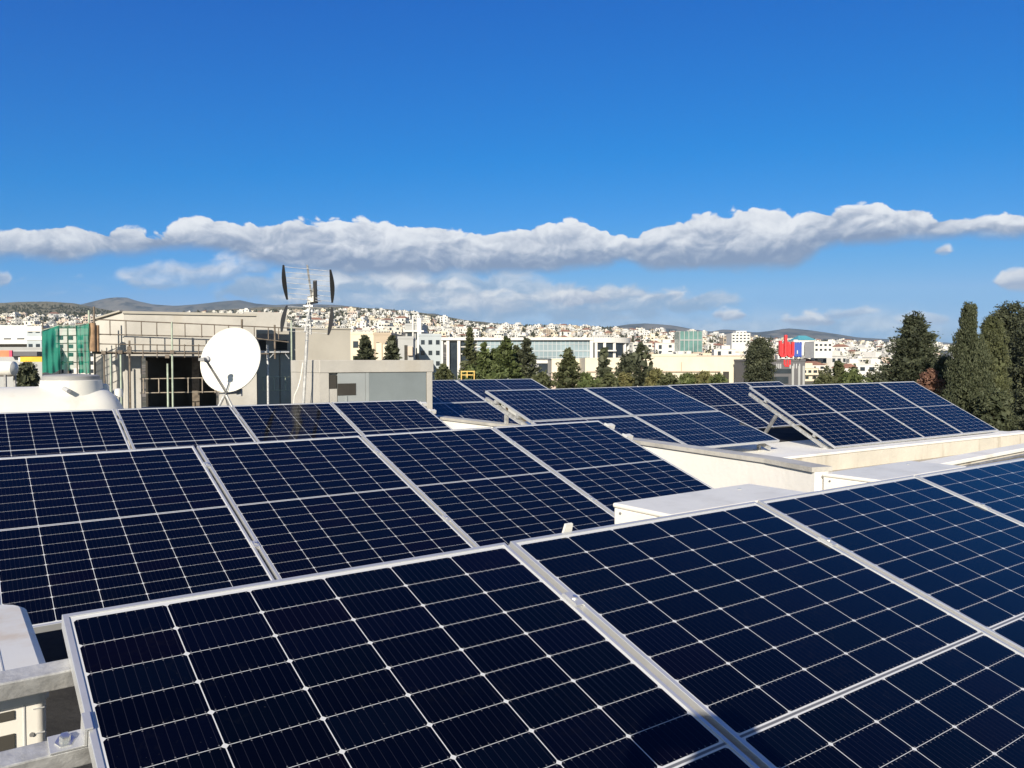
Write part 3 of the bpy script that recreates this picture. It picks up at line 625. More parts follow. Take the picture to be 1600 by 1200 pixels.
# ------------------------------------------------------------------ satellite dish
def satellite_dish():
    d = 12.0; c = hz(360, d, zy(561, d))
    base = hz(350, d+0.1, ROOF)
    root = thing('satellite_dish', 'large round cream white satellite dish on splayed tube legs', 'satellite dish', base, CAMROT)
    lc = Vector((0, 0, 0))
    rel = Matrix.Rotation(-CAMROT, 3, 'Z') @ (c-base)
    # dish axis (towards the feed), in local coords: towards camera, left and up
    ax = Vector((-0.22, -0.93, 0.24)).normalized()
    q = ax.to_track_quat('Z', 'Y').to_matrix().to_4x4(); Mx = Matrix.Translation(rel) @ q
    R = 0.495; n = 48; prof = [(0.005, -0.085)]
    for k in range(1, 9): r = R*k/8; prof.append((r, -0.085*(1-(r/R)**2)))
    prof += [(R+0.008, 0.004), (R+0.009, -0.012), (R-0.004, -0.016)]
    for k in range(7, 0, -1): r = R*k/8; prof.append((r, -0.085*(1-(r/R)**2)-0.012))
    prof += [(0.005, -0.097)]
    mb = MB(); mb.lathe(prof, n, Mx, caps=False); o = mb.build('reflector', M['dish'], root); smooth_by_angle(o, 0.9)
    # feed arm from the bottom rim to the feed
    low = Mx @ Vector((0, 0, 0)); up = Vector((0, 0, 1)); down = (-up+ax*up.dot(ax)).normalized()
    side = ax.cross(down)
    foot = rel+down*(R+0.01)+side*0.06*0
    px = d/FPX
    feed = rel+ax*0.60+down*0.15+side*(-0.0)
    # move the feed sideways so that it sits left of the dish centre as built
    mb = MB(); mb.tube(foot, feed, 0.013, 8); mb.tube(foot+side*0.03, feed+side*0.02, 0.006, 6); mb.build('feed_arm', M['galv'], root)
    fd = (rel-feed).normalized()
    qf = fd.to_track_quat('Z', 'Y').to_matrix().to_4x4()
    mb = MB(); mb.lathe([(0.02, -0.10), (0.03, -0.09), (0.03, -0.02), (0.022, 0.0), (0.045, 0.02), (0.05, 0.055), (0.045, 0.06)], 16, Matrix.Translation(feed) @ qf)
    o = mb.build('feed_horn', M['plastic_grey'], root); smooth_by_angle(o)
    mb = MB(); mb.box(-0.06, 0.03, -0.02, 0.02, -0.12, -0.06, M=Matrix.Translation(feed) @ qf); mb.build('bracket', M['steel_dark'], root)
    # mount behind and splayed legs
    back = rel-ax*0.13
    mb = MB(); mb.tube(rel-ax*0.09, back-ax*0.10, 0.07, 12); mb.build('mount', M['steel_dark'], root)
    hub = Vector((foot.x*0.5, foot.y+0.12, foot.z-0.02))
    mb = MB(); mb.tube(back-ax*0.08, hub, 0.028, 10); mb.tube(hub, foot, 0.016, 8); mb.tube(hub+Vector((-.02, 0, 0)), hub+Vector((0.22, 0.02, 0.02)), 0.02, 8); mb.build('post', M['galv'], root)
    for lx, ly in ((-0.52, -0.15), (0.60, -0.1), (0.05, 0.75)):
        mb = MB(); mb.tube(hub, (lx, ly, 0.01), 0.022, 10); mb.box(lx-.06, lx+.06, ly-.06, ly+.06, 0, 0.012); mb.build('leg', M['galv'], root)
    mb = MB(); s0 = hub+Vector((0.2, 0.0, 0.02)); mb.box(s0.x-0.02, s0.x+0.05, s0.y-0.03, s0.y+0.03, s0.z-0.06, s0.z+0.05); mb.build('clamp', M['steel_dark'], root)
satellite_dish()

# ------------------------------------------------------------------ aerial on its mast
def antenna():
    d = 10.5; k = FPX/d
    base = hz(466, d, ROOF); root = thing('tv_antenna', 'tall galvanised mast carrying a twin grid television aerial', 'antenna', base, CAMROT)
    def L(px, py, dy=0.0): return Vector(((px-466)/k, dy, zy(py, d)-ROOF))
    mb = MB(); mb.tube((0, 0, 0), L(480, 530), 0.021, 12); mb.tube(L(480, 530), L(483.5, 462), 0.019, 12); mb.box(-0.09, 0.09, -0.09, 0.09, 0, 0.012); o = mb.build('mast', M['galv'], root)
    mb = MB(); mb.tube(L(486.5, 522, -0.03), L(486.5, 470, -0.03), 0.015, 10); mb.build('stub_mast', M['galv'], root)
    for y_ in (478, 486, 500, 508):
        mb = MB(); a = L(483-0.06*(y_-470), y_)
        mb.box(a.x-0.05, a.x+0.07, -0.045, 0.03, a.z-0.012, a.z+0.012); mb.tube(a+Vector((-0.045, -0.07, 0)), a+Vector((-0.045, 0.03, 0)), 0.006, 6); mb.tube(a+Vector((0.03, -0.08, 0)), a+Vector((0.03, 0.03, 0)), 0.006, 6)
        mb.build('u_bolt', M['galv'], root)
    # reflectors: upper and lower grid, each with two dark end strips; both lean to form a corner
    def reflector(lx0, ly0, lx1, ly1, rx0, ry0, rx1, ry1, dy0, dy1, cx0):
        g = MB(); nr = 7
        for i in range(nr):
            t = (i+0.3)/(nr-0.4)
            a = L(lx0+(lx1-lx0)*t, ly0+(ly1-ly0)*t, dy0+(dy1-dy0)*t); b = L(rx0+(rx1-rx0)*t, ry0+(ry1-ry0)*t, dy0+(dy1-dy0)*t)
            g.tube(a, b, 0.0032, 6)
        grid = g.build('grid', M['galv'], root)
        for (x0, y0, x1, y1, bow) in ((lx0, ly0, lx1, ly1, -1.6), (rx0, ry0, rx1, ry1, 1.6)):
            s = MB(); n = 8; vs = []
            for i in range(n+1):
                t = i/n; p = L(x0+(x1-x0)*t+bow*math.sin(math.pi*t), y0+(y1-y0)*t, dy0+(dy1-dy0)*t); wd = (0.005+0.024*math.sin(math.pi*(0.08+0.84*t)))
                vs += [p+Vector((-wd, -0.004, 0)), p+Vector((wd, -0.012, 0)), p+Vector((wd, 0.004, 0)), p+Vector((-wd, 0.012, 0))]
            fs = [(i*4+j, i*4+(j+1) % 4, i*4+4+(j+1) % 4, i*4+4+j) for i in range(n) for j in range(4)]+[(3, 2, 1, 0), (n*4, n*4+1, n*4+2, n*4+3)]
            s.add(vs, fs); s.build('end_strip', M['black'], grid)
        s = MB(); s.bar(L(cx0, min(ly0, ly1), (dy0 if ly0 < ly1 else dy1)), L(cx0-1, max(ly0, ly1), (dy1 if ly0 < ly1 else dy0)), 0.022, 0.012, (0, -1, 0)); s.build('spine', M['galv'], grid)
    reflector(454, 418, 450.5, 468, 525, 425, 520.5, 473, -0.28, -0.02, 490)
    reflector(450, 477, 449.5, 519, 520, 480, 520.5, 524, -0.02, -0.26, 486)
    # dipole box, its cream fin and the boom
    mb = MB(); a = L(498, 440, -0.16); b = L(497, 474, -0.10); mb.bar(a, b, 0.044, 0.05, (0, -1, 0)); mb.build('dipole_box', M['black'], root, bevel=0.006)
    mb = MB(); v = [L(496, 441, -0.10), L(496, 472, -0.06), L(482, 472, 0.01), L(489, 458, -0.02)]
    mb.add([p+Vector((0, s_, 0)) for s_ in (-0.008, 0.008) for p in v], [(0, 1, 2, 3), (7, 6, 5, 4), (0, 4, 5, 1), (1, 5, 6, 2), (2, 6, 7, 3), (3, 7, 4, 0)]); mb.build('fin', M['plastic_white'], root)
    mb = MB(); mb.bar(L(480, 474, 0.02), L(500, 473, -0.12), 0.03, 0.024); mb.build('boom', M['black'], root)
    mb = MB(); mb.bar(L(497, 466, -0.12), L(509, 469, -0.28), 0.008, 0.008); mb.bar(L(497, 470, -0.12), L(511, 474, -0.28), 0.008, 0.008); mb.build('director', M['galv'], root)
    # cable hanging in a loose bow
    cb = MB(); pts = [L(474.5, 566, -0.03), L(472, 590, -0.07), L(468, 606, -0.09), L(463, 617, -0.10), L(461.5, 635, -0.10), L(463, 700, -0.08), L(465, 757, -0.05)]
    for p, q2 in zip(pts, pts[1:]): cb.tube(p, q2, 0.0075, 6)
    tag(cb.build('cable', M['plastic_white'], None), 'white cable hanging in a bow beside the antenna mast', 'cable')
    c = bpy.data.objects['cable']; c.location = base; c.rotation_euler = (0, 0, CAMROT)
antenna()

# ------------------------------------------------------------------ hut clad in metal, right of the mast
def utility_hut():
    root = thing('utility_hut', 'small rooftop hut with a flat slab and blue grey metal panel', 'hut', (4.09, 10.02, ROOF))
    h = 0.035-ROOF; L, Dp = 1.70, 1.03
    mb = MB(); mb.box(0.0, L-0.02, 0.04, Dp, 0, h-0.1705); mb.build('wall', M['concrete'], root)
    mb = MB(); mb.box(-0.004, L+0.03, -0.02, Dp+0.004, h-0.17, h); mb.build('roof', M['concrete'], root, bevel=0.008)
    mb = MB(); mb.box(L-0.075, L+0.01, -0.012, 0.0395, 0, h-0.171); mb.box(L+0.0-0.075+0.0, L+0.01, 0.04, 0.2, 0, h-0.171) if False else None; mb.build('pillar', M['concrete'], root)
    mb = MB(); mb.box(0.0, 0.13, -0.012, 0.0395, 0, h-0.171); mb.build('pillar', M['concrete'], root)
    mb = MB(); mb.box(0.72, L-0.085, -0.004, 0.039, 0.02, h-0.172); mb.build('metal_panel', M['galv_panel'], root, bevel=0.004)
    mb = MB(); mb.box(0.665, 0.715, -0.006, 0.0385, 0.02, h-0.173); mb.build('jamb', M['hut_pale'], root)
    mb = MB(); mb.box(0.26, 0.66, -0.003, 0.038, 0.02, h-0.174); pale = mb.build('metal_panel', M['hut_pale'], root)
    mb = MB(); mb.box(0.255, 0.52, -0.009, -0.0035, h-0.475, h-0.315); mb.build('window', M['dark_in'], pale)
    mb = MB(); mb.box(0.375, 0.392, -0.013, -0.0035, 0.4, h-0.48); mb.build('bar', M['hut_pale'], pale)
    mb = MB(); mb.box(0.135, 0.25, -0.002, 0.037, 0.02, h-0.385); mb.build('metal_panel', M['concrete'], root)
    mb = MB(); mb.box(0.14, 0.245, 0.0, 0.037, h-0.38, h-0.20); mb.build('recess_shade', M['dark_in'], root)  # dark plate: shade under the slab painted as an opening
utility_hut()
# ------------------------------------------------------------------ unfinished concrete building with scaffolding
ANG = math.radians(22.0); SCR = CAMROT+ANG; D0 = 22.0; L0 = (195-800)/FPX*D0
cA, sA = math.cos(ANG), math.sin(ANG)
def sx(px, y):            # local x on the plane local-y = y seen in photo column px
    a = (px-800)/FPX; return (a*(D0+cA*y)-(L0-sA*y))/(cA-a*sA)
def sd(x, y): return D0+cA*y+sA*x
def sz(py, x, y): return zy(py, sd(x, y))
SCB = hz(195, D0, 0.0)
def scaffold_building():
    root = thing('concrete_building', 'unfinished beige concrete building with an open dark bay behind the dish', 'building', SCB, SCR)
    c = M['concrete']
    xr = sx(401, 0)
    mb = MB(); mb.box(0.0, xr, 0, 0.35, 0.172, 1.36); mb.build('fascia', c, root)
    mb = MB(); mb.box(-0.03, xr+0.03, -0.05, 0.45, 1.3605, 1.43); mb.build('coping', M['concrete_grey'], root)
    mb = MB(); mb.box(0.0, sx(220, 0), 0.004, 0.5, GROUND, 0.1715); mb.build('column', c, root)
    mb = MB(); mb.box(sx(342, 0), xr, 0.004, 0.5, GROUND, 0.1715); mb.build('column', c, root)
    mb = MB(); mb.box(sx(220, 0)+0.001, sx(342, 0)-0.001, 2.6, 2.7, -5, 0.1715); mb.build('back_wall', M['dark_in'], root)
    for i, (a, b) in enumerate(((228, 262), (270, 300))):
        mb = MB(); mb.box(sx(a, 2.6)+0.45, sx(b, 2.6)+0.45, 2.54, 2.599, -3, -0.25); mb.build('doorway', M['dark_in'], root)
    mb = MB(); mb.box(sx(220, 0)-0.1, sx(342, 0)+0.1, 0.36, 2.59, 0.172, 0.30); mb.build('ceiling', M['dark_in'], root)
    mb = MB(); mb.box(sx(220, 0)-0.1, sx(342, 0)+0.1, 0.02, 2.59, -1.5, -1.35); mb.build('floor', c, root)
    mb = MB(); mb.box(sx(300, 1.2), sx(300, 1.2)+0.2, 1.2, 1.4, -1.34, 0.17); mb.build('column', M['rust'], root)
    # sloping left wing, turned away
    xl = sx(150, 0.6)
    mb = MB(); v = [(-0.003, 0.02, GROUND), (xl, 0.62, GROUND), (xl, 0.62, 1.19), (-0.003, 0.02, 1.41)]; v2 = [(x, y+0.25, z) for x, y, z in v]
    mb.add(v+v2, [(0, 1, 2, 3)[::-1], (4, 5, 6, 7), (0, 4, 5, 1), (1, 5, 6, 2), (2, 6, 7, 3), (3, 7, 4, 0)]); mb.build('side_wall', c, root)
    mb = MB(); mb.bar((-0.003, 0.12, 1.43), (xl-0.03, 0.74, 1.205), 0.34, 0.04); mb.build('coping', M['concrete_grey'], root)
    # the bay to the right
    y1 = 1.2
    mb = MB(); mb.box(sx(401, y1)-0.35, sx(449, y1), y1, y1+0.3, sz(516, 3.7, y1), sz(487, 3.7, y1)); mb.build('beam', c, root)
    mb = MB(); mb.box(sx(401, y1)-0.35, sx(452, y1), y1-0.02, y1+0.4, sz(516, 3.7, y1)-0.1, sz(516, 3.7, y1)-0.002); mb.build('beam', M['concrete_grey'], root)
    y2 = 2.0
    mb = MB(); mb.box(sx(398, y2)-0.6, sx(462, y2), y2, y2+0.2, GROUND, sz(512, 4, y2)); mb.build('bay_wall', M['concrete_grey'], root)
    for a, b, t, bt in ((405, 416, 531, 546), (430, 449, 531, 546)):
        mb = MB(); mb.box(sx(a, y2), sx(b, y2), y2-0.03, y2-0.001, sz(bt, 4, y2), sz(t, 4, y2)); mb.build('window', M['dark_in'], root)
    mb = MB(); mb.box(sx(399, y2)-.2, sx(455, y2), y2-0.30, y2-0.002, sz(550, 4, y2), sz(547, 4, y2)); mb.build('beam', c, root)
    for i, (a, b) in enumerate(((402, 418), (420, 436), (438, 454))):
        mb = MB(); mb.box(sx(a, y2), sx(b, y2), y2-0.05, y2-0.003, -2.2, sz(552, 4, y2)); mb.build('glass_door', M['glass_blue'], root)
    b3 = thing('rendered_block', 'smooth grey windowless rendered block right of the antenna mast', 'building', SCB, SCR)
    y4 = 4.2; x0, x1 = sx(455, y4), sx(548, y4)
    mb = MB(); mb.box(x0, x1, y4, y4+3, GROUND, sz(513, 5, y4)); mb.build('wall', M['concrete_grey'], b3)
    mb = MB(); mb.box(x0-0.04, x1+0.04, y4-0.04, y4+3.04, sz(513, 5, y4)+0.001, sz(511, 5, y4)); mb.build('coping', M['concrete_grey'], b3)
scaffold_building()

def scaffolding():
    y = -0.75
    root = thing('scaffolding', 'rusty tube scaffolding with guard rails in front of the concrete building', 'scaffolding', SCB, SCR)
    def pole(name, px, yb, yt, r=0.022, m='rust', yy=y):
        x = sx(px, yy); mb = MB(); mb.tube((x, yy, sz(yb, x, yy)), (x, yy, sz(yt, x, yy)), r, 7); mb.build(name, M[m], root)
    def ledger(pa, ya, pb, yb, r=0.02, m='rust', yy=y):
        r *= 0.8; xa, xb = sx(pa, yy), sx(pb, yy); mb = MB(); mb.tube((xa, yy, sz(ya, xa, yy)), (xb, yy, sz(yb, xb, yy)), r, 7); mb.build('ledger', M[m], root)
    # top guard rail pair with posts
    ledger(152, 498, 452, 512); ledger(152, 521, 402, 527); ledger(400, 528, 452, 534, m='rust')
    for px in (173, 198, 222, 246, 290, 316, 336, 358, 378, 398, 420, 436): pole('guard_post', px, 523+ (px-173)*0.025, 499+(px-173)*0.045, 0.014, 'rust', y-0.03)
    # platform rail pair
    ledger(150, 536, 400, 541, 0.018); ledger(150, 549, 420, 552, 0.026, 'rust')
    for px in (182, 202, 224, 246, 289, 311, 333): pole('guard_post', px, 558, 537, 0.014, 'rust', y-0.03)
    # long uprights
    pole('upright', 269.5, 700, 502, 0.026, 'scaf_pale'); pole('upright', 262, 700, 567, 0.026, 'scaf_pale')
    pole('upright', 203, 700, 531, 0.026, 'rust'); pole('upright', 189, 700, 552, 0.026, 'scaf_pale'); pole('upright', 163, 640, 552, 0.02, 'rust'); pole('upright', 173, 620, 552, 0.022, 'scaf_pale')
    pole('upright', 148.5, 700, 478, 0.026, 'rust'); pole('upright', 140.5, 700, 484, 0.026, 'scaf_pale')
    pole('upright', 418.5, 700, 538, 0.034, 'galv', 0.4); pole('upright', 456, 700, 500, 0.026, 'scaf_pale', 1.0); pole('upright', 430, 560, 507, 0.028, 'rust', 0.4); pole('upright', 379, 524, 498, 0.03, 'rust')
    ledger(403, 549.5, 452, 549.5, 0.035, 'galv', 0.4)
    for a, b in (((420, 560), (428, 552)), ((452, 560), (446, 552))):
        ledger(a[0], a[1], b[0], b[1], 0.018, 'galv', 0.4)
    # guard rail standing in the dark bay
    yy = 0.0
    ledger(218, 591, 345, 589, 0.018, 'rail_pale', -0.1); ledger(218, 613, 345, 611, 0.018, 'rail_pale', -0.1)
    for px in (224, 248, 294, 316, 336): pole('guard_post', px, 613, 590, 0.016, 'rail_pale', -0.13)
    # rails by the glass doors
    ledger(403, 588, 452, 588, 0.014, 'scaf_pale', 1.3); ledger(403, 609, 452, 609, 0.014, 'scaf_pale', 1.3)
    for px in (411, 416, 428, 446): pole('guard_post', px, 609, 588, 0.014, 'scaf_pale', 1.33)
    # lattice carrying the green nets
    for px in (68, 93, 107, 121): pole('upright', px, 583, 503, 0.018, 'rust')
    for py in (512, 524, 536, 549, 566): ledger(67, py, 141, py-1.5, 0.015, 'rust')
    # couplers
    for px, py in ((203, 543), (203, 549), (262, 556), (270, 549), (189, 549), (163, 550), (148.5, 549)):
        x = sx(px, y); z = sz(py, x, y); mb = MB(); mb.box(x-0.06, x+0.05, y-0.07, y+0.05, z-0.05, z+0.05); mb.build('coupler', M['rust'], root, bevel=0.012)
    # deck boards
    mb = MB(); xa, xb = sx(150, y), sx(400, y); mb.box(xa, xb, y+0.05, y+0.6, sz(551, 1, y)-0.02, sz(551, 1, y)+0.02); mb.build('deck', M['rust'], root)
    t = thing('rolled_tarp', 'rust orange rolled sheet standing upright beside the green net', 'tarp', SCB, SCR)
    x = sx(145.5, y-0.1); mb = MB(); mb.tube((x, y-0.1, sz(548, x, y)), (x, y-0.1, sz(504, x, y)), 0.085, 12); mb.tube((x+0.11, y-0.05, sz(548, x, y)), (x+0.11, y-0.05, sz(507, x, y)), 0.05, 10)
    o = mb.build('sheet', M['rust_orange'], t); smooth_by_angle(o)
scaffolding()

def green_net(label, pts_top, pts_bot, yy, folds, seed):
    """hanging net: pts in photo px, built on the scaffold plane with real folds"""
    rnd = random.Random(seed); root = thing('debris_net', label, 'debris net', SCB, SCR, 'green nets on the scaffolding')
    nx, nz = 40, 24; vs = []; ph = rnd.random()*6
    for j in range(nz+1):
        t = j/nz
        for i in range(nx+1):
            s = i/nx; px = lerp([(0, pts_top[0][0]), (1, pts_top[1][0])], s)*(1-t)+lerp([(0, pts_bot[0][0]), (1, pts_bot[1][0])], s)*t
            py = lerp([(0, pts_top[0][1]), (1, pts_top[1][1])], s)*(1-t)+lerp([(0, pts_bot[0][1]), (1, pts_bot[1][1])], s)*t
            dy = 0.022*math.sin(s*folds*6.28+ph+0.7*math.sin(t*3))*(0.4+0.6*t)+0.03*math.sin(t*9+s*4+ph)
            y = yy+dy; x = sx(px, y); vs.append((x, y, sz(py, x, y)+0.03*math.sin(s*7+ph)*t))
    fs = [(j*(nx+1)+i, j*(nx+1)+i+1, (j+1)*(nx+1)+i+1, (j+1)*(nx+1)+i) for j in range(nz) for i in range(nx)]
    mb = MB(); mb.add(vs, fs); o = mb.build('netting', M['net'], root, smooth=True)
    mb = MB(); xa, xb = sx(pts_top[0][0], yy), sx(pts_top[1][0], yy); mb.tube((xa, yy, sz(pts_top[0][1], xa, yy)), (xb, yy, sz(pts_top[1][1], xb, yy)), 0.012, 6); mb.build('rope', M['scaf_pale'], root)
    return o
green_net('tall sheet of green debris netting left of the tube scaffolding', ((67, 515), (94, 507)), ((66, 583), (95, 578)), -0.9, 3, 1)
o = green_net('folded green debris netting bunched beside the rusty orange sheet', ((119, 507), (140, 504)), ((124, 583), (140, 581)), -0.95, 3, 2)
o = green_net('see-through middle strip of green netting between two denser sheets', ((92, 508), (121, 508)), ((93, 577), (122, 575)), -0.8, 2, 3)
thin = M['net'].copy(); thin.name = 'thin_net'; o.data.materials[0] = thin
for n_ in thin.node_tree.nodes:
    if n_.type == 'MIX_SHADER' and any(l.from_node.type == 'BSDF_TRANSPARENT' for l in n_.inputs[2].links): n_.inputs[0].default_value = 0.64

# ------------------------------------------------------------------ buildings of the middle distance
def wallmat(name, col, var=0.1): return mat(name, col, 0.8, var=var, scale=0.25, bump=0.0, dirt=(tuple(x*0.7 for x in col), 0.25, 0.4))
B_WHITE = wallmat('town_white', (0.62, 0.61, 0.58)); B_CREAM = wallmat('town_cream', (0.64, 0.57, 0.44)); B_TAN = wallmat('town_tan', (0.40, 0.33, 0.25)); B_GREY = wallmat('town_grey', (0.36, 0.37, 0.37))
B_PINK = wallmat('town_pink', (0.54, 0.44, 0.37)); B_BLUEGREY = wallmat('town_bluegrey', (0.38, 0.425, 0.45)); B_DARK = wallmat('town_dark', (0.11, 0.11, 0.12)); B_YEL = wallmat('hall_cream', (0.62, 0.57, 0.455))
B_TILE = mat('roof_tile', (0.27, 0.135, 0.09), 0.85, var=0.3, scale=0.6); B_ROOF = mat('flat_roof', (0.46, 0.44, 0.40), 0.85, var=0.2, scale=0.3)
WIN = M['glass_dark']
B_GLASS = mat('office_glass', (0.235, 0.315, 0.35), 0.35, 0.0, var=0.2, scale=0.12); B_TEAL = mat('teal_glass', (0.13, 0.25, 0.23), 0.2, 0.1, var=0.25, scale=0.15)
def frame_at(px0, px1, d, ang):
    """local frame on the facade: x runs right from px0, returns base point, rotation, width"""
    a = (px1-800)/FPX; l0 = (px0-800)/FPX*d; ca, sa = math.cos(ang), math.sin(ang)
    wdt = (a*d-l0)/(ca-a*sa); return hz(px0, d), CAMROT+ang, wdt
def building(name, label, px0, px1, ytop, d, depth, wall, rows=0, cols=0, win=WIN, ang=0.0, storey=3.2, wfrac=0.55, hfrac=0.45, zbot=GROUND, roof=B_ROOF, cat='building', skip_left=0, parapet=0.35, top_off=0.8):
    p, rz, wd = frame_at(px0, px1, d, ang); zt = zy(ytop, d)
    root = thing(name, label, cat, (p.x, p.y, zbot), rz)
    mb = MB(); mb.box(0, wd, 0, depth, 0, zt-zbot-parapet); wl = mb.build('wall', wall, root)
    mb = MB(); t = 0.25
    H_ = zt-zbot
    mb.add([(-.06, -.06, H_-parapet+.002), (wd+.06, -.06, H_-parapet+.002), (wd+.06, depth+.06, H_-parapet+.002), (-.06, depth+.06, H_-parapet+.002), (-.06, -.06, H_), (wd+.06, -.06, H_), (wd+.06, depth+.06, H_), (-.06, depth+.06, H_)],
           [(0, 3, 2, 1), (4, 5, 6, 7), (0, 1, 5, 4), (1, 2, 6, 5), (2, 3, 7, 6), (3, 0, 4, 7)]); mb.build('roof', wall if parapet > 0.2 else roof, root)
    for r in range(rows):
        for c in range(cols):
            cw = (wd-skip_left)/cols; x = skip_left+(c+0.5)*cw; z = H_-top_off-(r+0.5)*storey
            mb = MB(); mb.box(x-cw*wfrac/2, x+cw*wfrac/2, -0.05, 0.1, z-storey*hfrac/2, z+storey*hfrac/2); mb.build('window', win, wl)
    return root, wd, H_
def part(root, name, m, x0, x1, y0, y1, z0, z1, **kw):
    mb = MB(); mb.box(x0, x1, y0, y1, z0, z1); return mb.build(name, m, root, **kw)

def mid_buildings():
    # far left
    r, wd, H_ = building('warehouse', 'long white low building with a dark canopy at the left edge', -60, 44, 507, 150, 18, B_WHITE, 1, 5, ang=-0.05, storey=2.2, top_off=1.6, hfrac=0.25)
    part(r, 'canopy', B_WHITE, -1, wd+3, -4, -0.05, zy(532, 150)-GROUND-0.6, zy(531, 150)-GROUND+0.1); part(r, 'soffit', M['dark_in'], -1, wd+3, -3.9, -0.06, zy(538, 150)-GROUND, zy(532, 150)-GROUND-0.61)
    r, wd, H_ = building('office_building', 'white and pale blue building left of the green netting', 43, 66, 508, 140, 12, B_BLUEGREY, 3, 2, ang=-0.05, storey=1.25, top_off=0.3)
    part(r, 'band', B_WHITE, -0.1, wd+0.1, -0.12, -0.055, H_-1.0, H_-0.1); part(r, 'band', B_WHITE, -0.1, wd+0.1, -0.12, -0.055, H_-2.5, H_-1.8)
    r, wd, H_ = building('shop', 'shop with a dark awning below the white canopy at left', -60, 66, 541, 115, 10, B_GREY, 0, 0, parapet=0.25)
    part(r, 'awning', B_DARK, wd*0.64, wd, -1.2, -0.05, zy(555, 115)-GROUND, zy(548, 115)-GROUND)
    def sign(name, label, px0, px1, y0, y1, d, m, cat='sign'):
        p, rz, wd = frame_at(px0, px1, d, 0.0); root = thing(name, label, cat, (p.x, p.y, zy(y1, d)), rz)
        h = zy(y0, d)-zy(y1, d); part(root, 'board', m, 0, wd, 0, 0.25, 0, h); part(root, 'post', M['steel_dark'], 0.2, 0.4, 0.26, 0.4, GROUND-zy(y1, d), h*0.8); return root, wd, h
    orange = mat('sign_orange', (0.75, 0.22, 0.10), 0.5, var=0.25, scale=0.4); pinkm = mat('sign_pink', (0.62, 0.06, 0.13), 0.5); yel = mat('sign_yellow', (0.72, 0.42, 0.02), 0.5, var=0.2, scale=0.5)
    r, wd, h = sign('shop_sign', 'orange shop sign with a dark pink end at the left edge', -30, 15, 546, 556, 105, orange); part(r, 'end_panel', pinkm, wd+0.003, wd+0.35, -0.02, 0.27, 0, h)
    r, wd, h = sign('shop_sign', 'yellow shop sign left of the green netting', 32, 66, 556, 564, 105, yel); part(r, 'end_panel', B_WHITE, -0.25, -0.003, -0.01, 0.25, 0, h*0.9)
    # seen through the net
    r, wd, H_ = building('apartment_block', 'pale block with stacked windows seen through the thin netting', 88, 150, 512, 120, 12, B_WHITE, 8, 4, ang=0.05, storey=1.25, wfrac=0.5)
    # behind the hut
    building('apartment_block', 'cream apartment block behind the left small conifer', 546, 586, 518, 120, 12, B_CREAM, 3, 2, storey=2.2, wfrac=0.4, ang=0.08)
    r, wd, H_ = building('apartment_block', 'tan topped apartment block between the two small conifers', 584, 611, 519, 112, 12, B_TAN, 1, 2, storey=2.2, wfrac=0.35)
    part(r, 'lower_wall', B_CREAM, 0.4, wd*0.48, -0.15, -0.01, 0, H_-1.5); part(r, 'lower_wall', B_CREAM, wd*0.55, wd-0.1, -0.15, -0.01, 0, H_-1.7)
    r, wd, H_ = building('apartment_block', 'narrow grey building with dark slots right of the small conifers', 622, 646, 525, 108, 12, B_GREY, 0, 0, ang=0.1)
    part(r, 'window', M['dark_in'], wd*0.42, wd*0.62, -0.06, 0.05, 0, H_-1.2); part(r, 'balcony', B_PINK, wd*0.64, wd*0.95, -0.5, -0.01, H_-2.6, H_-1.4); part(r, 'balcony', B_PINK, wd*0.64, wd*0.95, -0.5, -0.01, H_-4.6, H_-3.4)
    r, wd, H_ = building('apartment_block', 'tall white stair tower behind the narrow grey building', 634, 660, 505, 125, 8, B_GREY, 2, 2, storey=2.4)
    part(r, 'column', B_WHITE, wd-0.75, wd-0.1, -0.4, -0.061, 0, H_+0.8); part(r, 'column', B_WHITE, wd*0.42, wd*0.5, -0.4, -0.061, 0, H_+1.2); part(r, 'slab', B_WHITE, -0.3, wd+0.3, -0.5, 6, H_-1.35, H_-1.1)
    r, wd, H_ = building('office_building', 'blue grey office block with rows of square windows left of the glass office', 655, 690, 521, 122, 14, B_BLUEGREY, 3, 3, storey=1.35*1.2, wfrac=0.5, hfrac=0.42, ang=0.12, top_off=0.5)
    # the long glass office
    d = 190; p, rz, wd = frame_at(676, 930, d, 0.02); zt = zy(527, d); root = thing('glass_office', 'long low white office with glazed fronts and slim white columns', 'building', (p.x, p.y, GROUND), rz)
    H_ = zt-GROUND; k = d/FPX
    part(root, 'wall', B_GREY, 3.6, wd, 1.0, 22, 0, H_-0.7)
    part(root, 'roof', B_WHITE, -0.4, wd+0.5, -0.5, 22, H_-0.65, H_)
    def X(px): return (px-676)*k
    def Zt(py): return zy(py, d)-GROUND
    for a in (681, 690, 700, 717): part(root, 'column', B_WHITE, X(a)-0.35, X(a)+0.35, -0.2, 0.5, 0, H_-0.66)
    for a, b in ((703, 715), (683, 689)): part(root, 'glazing', WIN, X(a), X(b), 0.75, 0.98, 0, H_-1.2)
    for a, b, t, bt in ((720, 742, 533, 540), (720, 742, 543, 552), (720, 742, 555, 565)): part(root, 'glazing', WIN, X(a), X(b), 0.6, 0.98, Zt(bt), Zt(t))
    for t in (541, 552, 565): part(root, 'floor_band', B_WHITE, X(718), X(766), 0.3, 0.99, Zt(t+1.3), Zt(t))
    # blue curtain wall, two tall floors, with white mullions
    part(root, 'curtain_wall', B_GLASS, X(745), X(926), 0.45, 0.59, Zt(560), Zt(531))
    for i in range(27):
        x = X(746+i*6.9); part(root, 'mullion', B_BLUEGREY, x-0.08, x+0.08, 0.36, 0.449, Zt(560), Zt(531))
